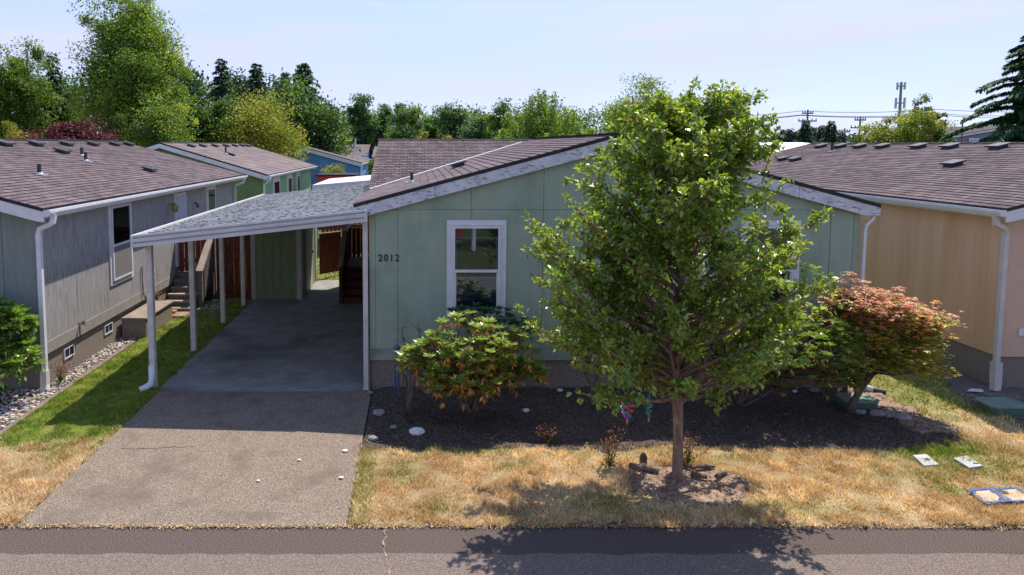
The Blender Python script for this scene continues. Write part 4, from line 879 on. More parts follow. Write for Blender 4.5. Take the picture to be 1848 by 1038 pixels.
# ------------------------------------------------------------------ trees and shrubs
def curve_pts(A, B, lift, n=5, rngv=None, wob=0.0):
    A, B = Vector(A), Vector(B); out = []
    for i in range(n+1):
        t = i/n; p = A.lerp(B, t); p.z += lift*math.sin(math.pi*t)*.5
        if 0 < i < n and wob: p += Vector((rngv.uniform(-wob, wob), rngv.uniform(-wob, wob), rngv.uniform(-wob, wob)))
        out.append(p)
    return out
def colmix(rg, n, cols, var=.35):
    cols = np.array(cols); i = rg.randint(0, len(cols), n); j = rg.randint(0, len(cols), n); t = rg.rand(n, 1)
    return (cols[i]*t+cols[j]*(1-t))*rg.uniform(1-var, 1+var, (n, 1))
def background_tree(label, px, topy, wpx, Y, cols, kind='round', n=5000, ls=None, name='tree', cat='tree', group=None, lo=.18, seed=0, basez=0.0, m=None, clump=None, trunk=True):
    """a broadleaf tree standing at its own distance: lobes, clumps and single leaves"""
    p = P(px, 262, Y=Y); X = p.x; H_ = CAMH+(262-topy)/1250*Y; W_ = wpx/1250*Y/2*1.12; n = int(n*2.6)
    rg = np.random.RandomState(seed*7+int(px)); rn = random.Random(seed+int(px)); ls = ls or max(.10, Y*.0034)*(1.15 if kind in ('open', 'vase') else 1)
    t = thing(name, label, cat, (X, Y, basez), group)
    nc = clump or 70; zl = H_*lo; cz_, hz = (H_+zl)/2, (H_-zl)/2
    C = []
    if kind == 'vase':
        for i in range(nc):
            a = rn.uniform(0, 6.28); f_ = rn.random()**.6; tt = rn.random(); r_ = W_*f_
            ztop = H_-(f_**2)*(H_-zl)*.55; C.append((X+r_*math.cos(a)*(.45+.55*tt), Y+r_*math.sin(a)*(.45+.55*tt), zl+(ztop-zl)*tt))
        C = np.array(C)
    else:
        lobes = []
        for i in range({'round': 9, 'oval': 8, 'open': 12, 'shrub': 9}.get(kind, 9)):
            a = rn.uniform(0, 6.28); zz = rn.uniform(-.75, .8); rr = math.sqrt(max(.05, 1-zz*zz)) if kind != 'open' else (1-.55*(zz+.75)/1.6)
            q = rn.uniform(.25, .62); lobes.append((X+W_*rr*q*math.cos(a), Y+W_*rr*q*math.sin(a), cz_+hz*zz*.75, rn.uniform(.34, .52)))
        lobes.append((X, Y, H_-hz*.36, .38)); lobes.append((X, Y, cz_, .62))
        for i in range(nc):
            lx, ly, lz, lr = lobes[i % len(lobes)]; v = rg.normal(size=3); v /= np.linalg.norm(v); v *= rg.uniform(.55, 1.0)
            C.append((lx+v[0]*lr*W_*1.15, ly+v[1]*lr*W_*1.15, max(zl, min(H_*.985, lz+v[2]*lr*hz*1.1))))
        C = np.array(C)
    sd = (W_*.14 if kind != 'vase' else W_*.075)
    if kind in ('open',): sd = W_*.10
    k = rg.randint(0, nc, n); B = C[k]+np.clip(rg.normal(size=(n, 3)), -1.5, 1.5)*sd*np.array([1, 1, .8])*(.5+rg.rand(nc)[k][:, None])
    if kind == 'vase':
        T_ = C.copy(); a_ = rg.uniform(0, 6.28, nc); f_ = rg.rand(nc)**.6; T_ = np.c_[X+W_*f_*np.cos(a_)*1.05, Y+W_*f_*np.sin(a_), H_-(f_**1.7)*(H_-zl)*.62-rg.rand(nc)*.12*H_]
        O_ = np.c_[X+W_*.35*f_*np.cos(a_), Y+W_*.35*f_*np.sin(a_), np.full(nc, zl*.6)]; C = T_; s__ = rg.rand(n, 1)**.75; th_ = (1.15-s__)
        B = O_[k]*(1-s__)+T_[k]*s__+rg.normal(size=(n, 3))*W_*.085*th_*np.array([1, 1, 1.2])
    cm = colmix(rg, nc, cols, .3)[k]*rg.uniform(.6, 1.35, (n, 1))
    D = rg.normal(size=(n, 3))+np.array([0, 0, .1 if kind != 'vase' else .9]); Nn = rg.normal(size=(n, 3))*.6+np.array([0, 0, 1])
    V, Fq, Cc = leaf_arrays(B, D, Nn, ls*rg.uniform(.6, 1.4, n), ls*.62*rg.uniform(.6, 1.3, n), cm, rg)
    np_mesh('crown', V, Fq, Cc, m or leafsoft, t)
    if trunk:
        mb = MB(); r0 = max(.05, H_*.016); top_ = H_*.82 if kind != 'vase' else H_*.35
        tp = [(X+rn.uniform(-.02, .02)*H_*(i > 0), Y, basez+top_*i/6) for i in range(7)]
        mb.tube(tp, [r0*(1-.8*i/6) for i in range(7)], 7)
        for j in rg.permutation(nc)[:26 if kind != 'vase' else 34]:
            c = C[j]; za = max(basez+H_*.12, min(top_, c[2]-math.hypot(c[0]-X, c[1]-Y)*.8)); s_ = min(6, za/top_*6); i0 = min(5, int(s_)); a = Vector(tp[i0]).lerp(Vector(tp[i0+1]), s_-i0)
            mb.tube(curve_pts(a, c, .3, 4, rn, W_*.03), [r0*.35, r0*.28, r0*.2, r0*.13, r0*.06], 5)
        mb.build('trunk', barkg, t)
    return t
def conifer(label, px, topy, wpx, Y, cols, n=3500, name='conifer', group=None, seed=0, ragged=.35, ls=None, z0=.06, dens=1.0):
    p = P(px, 262, Y=Y); X = p.x; H_ = CAMH+(262-topy)/1250*Y; W_ = wpx/1250*Y/2*2.0; n = int(n*3.0); pw_ = .7+.35*((int(px)*37) % 10)/10
    rg = np.random.RandomState(seed*13+int(px)); rn = random.Random(seed+int(px)); ls = ls or max(.16, Y*.0052)
    t = thing(name, label, 'tree', (X, Y, 0), group); mb = MB(); r0 = H_*.014+.03
    mb.tube([(X, Y, 0), (X, Y, H_*.98)], [r0, .015], 7)
    nb = int(60+H_*4); Bs = []; Ds = []
    for i in range(nb):
        f_ = (i+rn.random())/nb; z = H_*(z0+(1-z0)*f_**.92); Rr = W_*(1-f_)**pw_*rn.uniform(.4, 1.0)*(.8+.5*mnoise.noise(Vector((i*2.399 % 6.28, f_*4, px*.1))))+.04*W_
        a = i*2.399+rn.uniform(-.4, .4); A = Vector((X, Y, z)); E = Vector((X+Rr*math.cos(a), Y+Rr*math.sin(a), z-Rr*.28+Rr*.1*rn.random()))
        pts = curve_pts(A, E, Rr*.22, 3); 
        if Rr > .4: mb.tube(pts, [r0*.25*(1-f_)+.01, .015, .01, .006], 4)
        m_ = max(5, int(n/nb*(.25+1.5*(1-f_))))
        tt = rg.rand(m_)**.75; pa = np.array([A]*m_)*(1-tt[:, None])+np.array([E]*m_)*tt[:, None]; pa[:, 2] += Rr*.11*np.sin(np.pi*tt)
        spread = (Rr*.20*(1.15-tt)+.05)[:, None]; side = np.array([-math.sin(a), math.cos(a), 0]); out_ = np.array([math.cos(a), math.sin(a), -.35])
        sgn = rg.choice([-1, 1], m_)[:, None]
        Bs.append(pa+side*sgn*spread*rg.rand(m_, 1)+np.array([0,0,-.05])*rg.rand(m_, 1)*Rr); Ds.append(out_+side*sgn*.8+rg.normal(size=(m_, 3))*.3)
    B = np.concatenate(Bs); D = np.concatenate(Ds); n_ = len(B)
    V, Fq, Cc = leaf_arrays(B, D, rg.normal(size=(n_, 3))*.35+np.array([0,0,1]), ls*rg.uniform(.7, 1.5, n_), ls*.42*rg.uniform(.7, 1.2, n_), colmix(rg, n_, cols, .45), rg, .1, .35)
    np_mesh('crown', V, Fq, Cc, leafsoft, t); mb.build('trunk', twigm, t)
    return t
GRN = [(.11,.20,.035), (.17,.27,.045), (.07,.14,.025)]
YGR = [(.24,.35,.05), (.33,.41,.07), (.14,.23,.035)]
GLD = [(.30,.28,.05), (.22,.25,.04), (.38,.32,.07)]
DKC = [(.022,.06,.03), (.045,.10,.045), (.03,.075,.03)]
MID = [(.09,.18,.05), (.13,.23,.06), (.065,.14,.04)]
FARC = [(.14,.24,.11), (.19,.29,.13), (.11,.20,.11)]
PUR = [(.12,.03,.055), (.18,.055,.08), (.08,.02,.04)]
GT = 'trees standing behind the houses'
for a in (
 ('dense green tree cut by the left edge, behind the grey house roof', 12, 92, 95, 40, GRN+YGR[:1], 'round', 6500),
 ('green tree with feathery upright shoots, second from the left edge', 58, 82, 110, 41, GRN+YGR[:1], 'oval', 7500),
 ('tallest tree of all, airy and yellow-green, above the grey house roof', 236, -8, 225, 36, YGR+[(.10,.19,.03)], 'open', 21000),
 ('leafy lower green tree at the right foot of the tallest tree', 288, 178, 130, 33, YGR+GRN, 'round', 6000),
 ('dark green tree filling the gap left of the tallest tree', 135, 150, 90, 44, GRN, 'round', 5000),
 ('green tree between the dark conifers and the golden bushy tree', 385, 172, 95, 44, MID+GRN, 'round', 5200),
 ('yellow-green feathery small tree just right of the tallest tree', 330, 112, 60, 38, YGR, 'open', 2500),
 ('broad golden-olive bushy tree behind the pale green house', 465, 178, 175, 46, GLD+YGR[:2], 'shrub', 8500),
 ('tall poplar-like dark green tree standing left of the round tree on the skyline', 655, 172, 62, 82, MID+FARC, 'oval', 3800),
 ('slim green tree tucked between the poplar-like tree and the round tree', 692, 188, 44, 84, MID+FARC, 'oval', 2600),
 ('round-topped mid-green tree on the skyline above the green house roof', 733, 180, 86, 78, MID+YGR[:1], 'round', 4600),
 ('small green tree right of the round-topped tree', 778, 214, 46, 84, MID+GRN, 'round', 2200),
 ('pale green tree with a small dark crest, mid skyline', 818, 195, 74, 80, MID+FARC, 'round', 3600),
 ('green rounded tree between the pale crest tree and the fan-shaped tree', 868, 206, 74, 76, FARC+MID, 'round', 3400),
 ('leafy green tree close against the left of the fan-shaped tree', 908, 184, 62, 60, YGR+MID, 'oval', 3400),
 ('fan-shaped green tree of stiff upright shoots behind the green house ridge', 985, 158, 190, 40, [(.19,.31,.045),(.25,.37,.055),(.12,.21,.035)], 'vase', 13000),
 ('yellow-green tree rising just behind the left top of the street tree', 1165, 136, 150, 30, YGR, 'oval', 8500),
 ('golden bushy tree left of the cell tower foot', 1585, 214, 100, 47, GLD+YGR, 'round', 4200),
 ('golden green tree right under the cell tower', 1640, 206, 110, 46, YGR+GLD[:2], 'round', 5200),
 ('thin wispy pale tree beside the cell tower', 1652, 176, 70, 62, [(.22,.24,.13),(.17,.19,.09)], 'open', 1900),
 ('thin wispy pale tree right of the cell tower, the right one of the pair', 1692, 184, 54, 62, [(.22,.24,.13),(.17,.19,.09)], 'open', 1100),
 ('small green shrubby tree with long shoots left of the slate building', 1698, 222, 66, 45, [(.06,.13,.02),(.09,.17,.03)], 'vase', 2400),
): background_tree(a[0], *a[1:6], kind=a[6], n=a[7], group=GT, seed=3, clump=int(30+a[7]/75))
for a in (
 ('golden low bush at the left edge behind the grey roof', 15, 208, 100, 34, GLD, 'shrub', 3200),
 ('round purple-leaved plum tree behind the grey house ridge', 135, 212, 138, 29, PUR, 'shrub', 8000),
 ('small golden bush under the round-topped skyline tree', 762, 234, 34, 62, GLD, 'shrub', 1100),
 ('low golden bush on the skyline, right of the first one', 808, 246, 60, 60, GLD, 'shrub', 1400),
 ('olive bush row behind the brown-roofed far house', 628, 244, 70, 84, GLD+GRN, 'shrub', 1700),
 ('dark green bush in the dip left of the poplar-like tree', 607, 228, 66, 88, MID, 'shrub', 1900),
 ('leafy hedge in front of the blue house wall', 607, 304, 66, 42, YGR+GLD, 'shrub', 2200),
 ('small bush between the blue house and the green house roof', 678, 285, 40, 46, YGR+GRN, 'shrub', 1100),
): background_tree(a[0], *a[1:6], kind=a[6], n=a[7], name='bush' if 'plum' not in a[0] else 'tree', cat='bush' if 'plum' not in a[0] else 'tree', group='bushes behind the houses', seed=5, lo=.05, clump=int(30+a[7]/60), ls=None if 'plum' not in a[0] else .13)
for i, a in enumerate((
 ('slender dark conifer between the left edge trees and the tallest tree', 102, 100, 75, 43, DKC, 3600),
 ('dark conifer just right of the tallest tree', 340, 128, 84, 44, DKC, 4200),
 ('dark conifer with a blunt broken top', 403, 108, 82, 47, DKC, 4200),
 ('dark conifer standing over the golden-olive bushy tree', 466, 116, 88, 50, DKC, 4200),
 ('smaller dark conifer left of the tall pointed one', 517, 132, 66, 66, DKC, 3200),
 ('tall pointed dark conifer with drooping tiers, rightmost of the left woods', 549, 116, 112, 68, DKC, 6500),
 ('low dark conifer at the right end of the left woods', 592, 186, 56, 82, DKC, 2400),
 ('dark conifer peeking out right of the street tree top', 1335, 172, 88, 42, DKC, 4200),
 ('very big dark conifer cut off by the right edge', 1852, 62, 240, 33, [(.025,.09,.035),(.05,.14,.05),(.035,.10,.03)], 40000),
 ('bare-topped dark conifer below the tall utility pole', 1453, 216, 34, 100, DKC, 900),
 ('dark pointed conifer right of the tall utility pole', 1499, 218, 30, 105, DKC, 1100),
 ('small conifer left of the pointed one', 1483, 226, 24, 108, DKC, 800),
)): conifer(a[0], *a[1:6], n=a[6], group=GT, seed=i)
# low far trees along the right skyline
rn = random.Random(9)
lbl = ['tiny far conifer nearest the street tree on the right skyline', 'second tiny far conifer right of the street tree', 'third tiny far conifer right of the street tree', 'tiny far conifer left of the tall utility pole', 'far conifer touching the tall utility pole on the left', 'far conifer between the tall pole and the pointed conifer', 'far round treetop right of the pointed conifer', 'bluish far conifer behind the distant roofs', 'last tiny far conifer before the golden trees']
for i, (px, ty, wd) in enumerate(((1398, 240, 20), (1412, 234, 20), (1425, 232, 18), (1437, 236, 18), (1446, 232, 16), (1467, 230, 20), (1518, 236, 34), (1475, 236, 20), (1545, 240, 26))):
    conifer(lbl[i], px, ty, wd, 150, [(.05,.09,.075),(.07,.12,.10)], n=420, name='far_tree', group='tiny far trees on the right skyline', seed=20+i)  # distance haze put into the bluish leaf colour
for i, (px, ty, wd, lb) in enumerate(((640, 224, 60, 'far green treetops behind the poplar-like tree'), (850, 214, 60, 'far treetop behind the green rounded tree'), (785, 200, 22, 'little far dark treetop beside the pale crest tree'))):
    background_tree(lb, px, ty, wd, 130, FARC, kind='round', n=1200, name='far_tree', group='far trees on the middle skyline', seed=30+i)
# dense woods closing the gaps between the single trees
def woods(label, px0, px1, Y, ytop, n, ls, cols, seed, var=26):
    rg = np.random.RandomState(seed); a, b = P(px0, 262, Y=Y).x, P(px1, 262, Y=Y).x
    nc = 280; cx_ = rg.uniform(a, b, nc); s_ = Y/1250; ph = CAMH+(262-np.interp(cx_, np.linspace(a, b, len(ytop)), ytop))*s_+var*s_*(vnoise(cx_, cx_*0, 8/(b-a)*2, seed)-.5)
    cz_ = ph*rg.uniform(.1, .96, nc)**.7; cy_ = Y+rg.uniform(-1, 1, nc)*Y*.06; k = rg.randint(0, nc, n); sd = (b-a)/60
    B = np.c_[cx_, cy_, cz_][k]+rg.normal(size=(n, 3))*sd*np.array([1, 1, .8]); B[:, 2] = np.abs(B[:, 2])
    V, Fq, C = leaf_arrays(B, rg.normal(size=(n, 3)), rg.normal(size=(n, 3))*.6+np.array([0,0,1]), ls*rg.uniform(.6, 1.4, n), ls*.65*rg.uniform(.6, 1.3, n), colmix(rg, nc, cols, .3)[k]*rg.uniform(.6, 1.3, (n, 1)), rg)
    tag(np_mesh('woods', V, Fq, C, leafsoft), label, 'woods', kind='stuff')
woods('dense dark woods closing the gaps behind the left trees', -60, 625, 56, (125, 150, 130, 120, 135, 140, 205), 42000, .30, DKC+MID, 1)
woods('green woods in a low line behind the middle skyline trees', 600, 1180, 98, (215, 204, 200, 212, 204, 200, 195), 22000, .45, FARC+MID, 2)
# distant woods: one mass
n = 9000; ang = rg.uniform(-1.0, 1.0, n); dist = rg.uniform(230, 300, n); x = np.tan(ang)*dist; hgt = 4.2+3.2*vnoise(x, x*0, .05, 71)+2*vnoise(x, x*0, .2, 72)
z = rg.rand(n)**.7*hgt
V, Fq, C = leaf_arrays(np.c_[x, dist, z], rg.normal(size=(n, 3)), rg.normal(size=(n, 3))+np.array([0,0,.8]), rg.uniform(1.8, 3.4, n), rg.uniform(1.2, 2.2, n), colmix(rg, n, [(.07,.11,.11),(.09,.13,.13)], .25), rg)  # leaves tinted blue, far-off haze painted into them
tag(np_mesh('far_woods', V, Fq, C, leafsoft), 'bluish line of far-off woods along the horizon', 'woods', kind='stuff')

# ------------------------------------------------------------------ the street tree
def bough_leaves(rg, pts, n, spread, L0, W0, up=.5):
    """leaves set along a twig"""
    pts = np.array([tuple(p) for p in pts]); m = len(pts)-1; s = rg.rand(n)**.8*m; i = np.minimum(m-1, s.astype(int)); f_ = (s-i)[:, None]
    B = pts[i]*(1-f_)+pts[i+1]*f_; ax = pts[i+1]-pts[i]; ax = unit(ax)
    D = ax*.5+rg.normal(size=(n, 3))*.75+np.array([0,0,.05]); Nn = rg.normal(size=(n, 3))*.55+np.array([0, 0, 1])
    B = B+unit(D)*.012+rg.normal(size=(n, 3))*spread
    return B, D, Nn, L0*rg.uniform(.6, 1.3, n), W0*rg.uniform(.6, 1.25, n)
ST = thing('street_tree', 'leafy green street tree with a single trunk in the dry lawn before the green house', 'tree', (3.15, 8.12, 0))
rg = np.random.RandomState(12); rn = random.Random(12)
TX, TY = 3.15, 8.12
leader = [Vector((TX, TY, .02)), Vector((TX+.0, TY, .5)), Vector((TX-.02, TY, .95)), Vector((TX-.06, TY+.02, 1.5)), Vector((TX-.04, TY, 2.1)), Vector((TX+.02, TY+.03, 2.8)), Vector((TX+.0, TY, 3.5)), Vector((TX+.03, TY, 4.1)), Vector((TX+.05, TY, 4.5))]
mb = MB(); mb.tube([Vector((TX, TY, -.05)), Vector((TX, TY, .03)), Vector((TX, TY, .12))]+leader[1:], [.10, .078, .064, .058, .060, .045, .037, .030, .023, .015, .008], 12)
for a in range(5):
    t = a*1.26+.3; mb.tube([(TX+.05*math.cos(t), TY+.05*math.sin(t), .1), (TX+.15*math.cos(t), TY+.15*math.sin(t), .03), (TX+.24*math.cos(t), TY+.24*math.sin(t), -.01)], [.035, .025, .01], 7)
# crown outline: height, left and right reach, in metres at the trunk
prof = [(4.75, -.5, .4), (4.5, -.78, .9), (4.25, -1.05, 1.2), (4.0, -1.3, 1.25), (3.75, -1.45, 1.12), (3.5, -1.65, 1.15), (3.3, -1.9, 1.3), (3.1, -2.15, 1.45), (2.85, -2.3, 1.5), (2.55, -2.25, 1.5), (2.3, -2.15, 1.7), (2.0, -1.95, 1.75), (1.8, -1.75, 1.6), (1.62, -1.7, 1.35), (1.5, -1.4, 1.0), (1.4, -.9, .6)]
def reach(z):
    zs = [p[0] for p in prof][::-1]; return np.interp(z, zs, [p[1] for p in prof][::-1]), np.interp(z, zs, [p[2] for p in prof][::-1])
def lead_at(z):
    for a, b in zip(leader, leader[1:]):
        if a.z <= z <= b.z: return a.lerp(b, (z-a.z)/(b.z-a.z))
    return leader[-1].copy()
LB, LD, LN, LL, LW = [], [], [], [], []
tips = []
nb = 232
for i in range(nb):
    z = 1.52+(4.66-1.52)*((i+.5)/nb)**.95; a = i*2.39996+rn.uniform(-.3, .3); a = a-.18*math.sin(2*a); l_, r_ = reach(z)
    cx_, hw = (l_+r_)/2, (r_-l_)/2; f_ = rn.uniform(.62, 1.06) if i % 4 else rn.uniform(.2, .6)
    # uneven outline
    f_ *= .90+.62*mnoise.noise(Vector((math.cos(a)*1.6, math.sin(a)*1.6, z*1.5)))
    tip = Vector((TX+cx_+hw*f_*math.cos(a)*1.0, TY+hw*.74*f_*math.sin(a), z+rn.uniform(-.05, .1)))
    tips.append(tip)
for tip in tips:
    dist = math.hypot(tip.x-TX, tip.y-TY); A = lead_at(max(1.02+rn.uniform(0, .2), min(4.5, tip.z-.25-dist*rn.uniform(.35, .65))))
    pts = curve_pts(A, tip, -.12*dist+.25*dist*(rn.random()-.4), 5, rn, .025+.02*dist); Ln = (tip-A).length
    r0 = .007+.011*Ln; mb.tube(pts, [r0*(1-.75*k/5) for k in range(6)], 6)
    for tw in range(int(5+Ln*3.2)):
        s = rn.uniform(.38, 1.0); k = min(4, int(s*5)); q = pts[k].lerp(pts[k+1], s*5-k)
        dr_ = (tip-A).normalized()*.7+Vector((rn.gauss(0, .6), rn.gauss(0, .6), rn.gauss(.12, .45))); tl = rn.uniform(.12, .30)
        e = q+dr_.normalized()*tl; tp = curve_pts(q, e, .03, 2); mb.tube(tp, [.004, .003, .0015], 4)
        for arr, v in zip((LB, LD, LN, LL, LW), bough_leaves(rg, tp, rn.randint(20, 30), .020, .067, .044)): arr.append(v)
    for arr, v in zip((LB, LD, LN, LL, LW), bough_leaves(rg, pts[3:], 14, .03, .080, .050)): arr.append(v)
# leading sprays poking out of the top and sides
for (dx, dy, z0_, ln, lean) in ((.45, 0, 4.35, .40, .1), (.25, .1, 4.4, .36, 0), (-.25, .05, 4.4, .32, -.1), (.9, -.1, 3.95, .38, .2), (-.6, 0, 4.15, .35, -.25), (1.05, .1, 3.5, .4, .6), (1.5, .0, 2.05, .42, .8), (-1.45, -.1, 2.35, .4, -.8), (-1.5, -.2, 1.85, .42, -.6), (-.95, .1, 3.45, .25, -.3), (.1, 0, 4.45, .2, 0)):
    q = Vector((TX+dx, TY+dy, z0_)); e = q+Vector((lean*ln, 0, ln*(1-abs(lean)*.7))); tp = curve_pts(q-(e-q)*.9, e, 0, 4); mb.tube(tp, [.008, .006, .005, .004, .002], 5)
    for arr, v in zip((LB, LD, LN, LL, LW), bough_leaves(rg, tp, 38, .02, .075, .046)): arr.append(v)
# main forks
for (dx, dy, dz) in ((-.75, .1, 1.9), (.55, -.15, 1.9), (.3, .35, 2.0), (-.3, -.35, 1.9), (.85, .1, 1.45), (-.95, -.1, 1.35)):
    A = Vector((TX+.01*dx, TY, 1.0)); mb.tube(curve_pts(A, (TX+dx, TY+dy, dz+.3), -.1, 5, rn, .02), [.033, .028, .023, .018, .013, .007], 8)
mb.build('trunk', bark, ST, smooth=True)
B = np.concatenate(LB); n = len(B); z = B[:, 2]
cols = colmix(rg, n, [(.19,.30,.045), (.26,.37,.055), (.13,.23,.04), (.34,.40,.09)], .4)
brown = rg.rand(n) < .025; cols[brown] = np.array([.28,.12,.03])*rg.uniform(.6, 1.3, (brown.sum(), 1))
V, Fq, C = leaf_arrays(B, np.concatenate(LD), np.concatenate(LN), np.concatenate(LL), np.concatenate(LW), cols, rg, .22, .12)
np_mesh('crown', V, Fq, C, leafm, ST)
print('street tree leaves', n)
# rosette shrubs
def rosette_shrub(name, label, base, lobes, n_ros, L0, W0, top_cols, low_cols, low_frac, seed, stems, m=leafglossy, group=None, cat='shrub', leaves=9):
    rg = np.random.RandomState(seed); rn = random.Random(seed); t = thing(name, label, cat, base, group); mb = MB(); b = Vector(base)
    Bs, Ds, Ns, Cs, Ls, Ws = [], [], [], [], [], []
    stem_pts = []
    for (sx, sy, sz, r_) in stems:
        pts = curve_pts(b+Vector((rn.uniform(-.05, .05), rn.uniform(-.05, .05), -.03)), b+Vector((sx, sy, sz)), -.1, 5, rn, .03); mb.tube(pts, [r_*(1-.6*k/5) for k in range(6)], 7); stem_pts.append(pts)
    for i in range(n_ros):
        lx, ly, lz, rx, ry, rz_ = lobes[i % len(lobes)]; v = rg.normal(size=3); v /= np.linalg.norm(v); v[2] = abs(v[2])*1.2-.25 if rn.random() < .8 else v[2]
        f_ = rg.uniform(.72, 1.03); c = b+Vector((lx+v[0]*rx*f_, ly+v[1]*ry*f_, lz+v[2]*rz_*f_))
        sp = rn.choice(stem_pts); q = sp[rn.choice((3, 4, 5))]; mb.tube(curve_pts(q, c, -.05, 4, rn, .025), [.011, .009, .007, .006, .004], 5)
        outv = Vector((v[0]*.5, v[1]*.5, .9)).normalized()
        for ring, (k, el, s_) in enumerate(((leaves, .45, 1.0), (leaves-2, .95, .75))):
            a = np.arange(k)*6.283/k+rg.uniform(0, 6)+rg.normal(size=k)*.15
            D = np.c_[np.cos(a)*math.cos(el), np.sin(a)*math.cos(el), np.full(k, math.sin(el))]+np.array(outv)*.25+rg.normal(size=(k, 3))*.08
            Bs.append(np.repeat([tuple(c)], k, 0)+unit(D)*.01); Ds.append(D); Ns.append(np.tile([0, 0, 1.0], (k, 1))+rg.normal(size=(k, 3))*.15-D*.3); Cs.append(colmix(rg, k, top_cols, .25)); Ls.append(np.full(k, L0*s_)*rg.uniform(.75, 1.15, k)); Ws.append(np.full(k, W0*s_)*rg.uniform(.8, 1.1, k))
        if rn.random() < low_frac:
            k = leaves-2; a = rg.uniform(0, 6.28, k); D = np.c_[np.cos(a)*.75, np.sin(a)*.75, -rg.uniform(.1, .8, k)]
            Bs.append(np.repeat([tuple(c-Vector((0,0,.03)))], k, 0)-np.c_[np.zeros((k, 2)), rg.uniform(0, .05, k)]); Ds.append(D); Ns.append(np.tile([0, 0, 1.0], (k, 1))+rg.normal(size=(k, 3))*.3); Cs.append(colmix(rg, k, low_cols, .3)); Ls.append(np.full(k, L0*.85)*rg.uniform(.7, 1.1, k)); Ws.append(np.full(k, W0)*rg.uniform(.8, 1.1, k))
    V, Fq, C = leaf_arrays(*[np.concatenate(q) for q in (Bs, Ds, Ns, Ls, Ws, Cs)], rg, .12, .18)
    np_mesh('foliage', V, Fq, C, m, t); mb.build('stem', barkg, t, smooth=True)
    return t
RG = [(.30,.40,.09), (.22,.33,.06), (.43,.49,.18)]; RO = [(.74,.33,.06), (.74,.45,.07), (.62,.22,.09), (.55,.33,.08)]
rosette_shrub('rhododendron', 'rhododendron shrub with green and orange-yellow leaves left of the street tree', (.86, 10.32, .03), [(-.12, -.40, 1.14, .66, .45, .50), (-.52, -.42, .90, .55, .4, .45), (.28, -.35, 1.0, .55, .4, .48), (-.1, -.6, .82, .62, .3, .48), (-.90, -.4, .88, .26, .25, .28), (.78, -.3, .70, .22, .2, .22), (.0, -.4, .58, .70, .4, .28), (-.3, -.5, .62, .6, .35, .25)], 430, .12, .037, RG, RO, .45, 4, [(-.35, 0, .7, .035), (-.05, .05, .8, .04), (.2, -.05, .7, .03), (-.55, .1, .6, .025), (.45, 0, .65, .022), (.1, -.2, .75, .025)])
DG = [(.05,.15,.05), (.07,.20,.06), (.035,.11,.04)]
rosette_shrub('evergreen_shrub', 'dark green evergreen shrub below the left window, behind the rhododendron', (1.05, 11.0, .03), [(-.2, 0, 1.32, .4, .18, .17), (.1, 0, 1.28, .4, .2, .18), (.6, -.05, 1.1, .25, .2, .2)], 50, .11, .032, DG, DG, .4, 6, [(-.2, 0, 1.0, .025), (.2, 0, 1.0, .025), (.6, 0, .8, .02)])
DG2 = [(.20,.30,.055), (.15,.25,.045), (.27,.35,.09)]
rosette_shrub('broadleaf_shrub', 'green shrub with many bare lower stems between the street tree and the red maple', (4.98, 10.55, .03), [(-.2, -.55, 1.15, .75, .45, .45), (.45, -.6, 1.12, .75, .42, .50), (.95, -.6, .95, .55, .35, .42), (-.5, -.55, .85, .6, .4, .3), (.3, -.75, .8, .85, .3, .35), (1.2, -.6, .62, .35, .25, .25), (1.2, -.5, 1.2, .35, .3, .3)], 430, .10, .033, DG2, RO[:2]+DG2, .35, 8, [(-.5, 0, .7, .022), (-.25, .1, .8, .026), (0, 0, .85, .03), (.3, 0, .7, .028), (.6, 0, .65, .03), (.9, -.05, .6, .024), (.15, -.2, .7, .02)])
LGc = [(.20,.34,.06), (.27,.41,.09), (.14,.25,.05)]
rosette_shrub('laurel_bush', 'dense bright green laurel bush at the left edge before the grey house', (-6.9, 10.75, .0), [(0, 0, 1.1, .78, .6, .66), (.15, -.1, .7, .75, .55, .5), (-.3, 0, 1.3, .5, .5, .42), (.35, 0, 1.25, .42, .4, .36)], 520, .125, .045, LGc, LGc, .5, 10, [(-.2, 0, .9, .02), (.2, 0, .9, .02), (0, .1, 1.0, .02)])
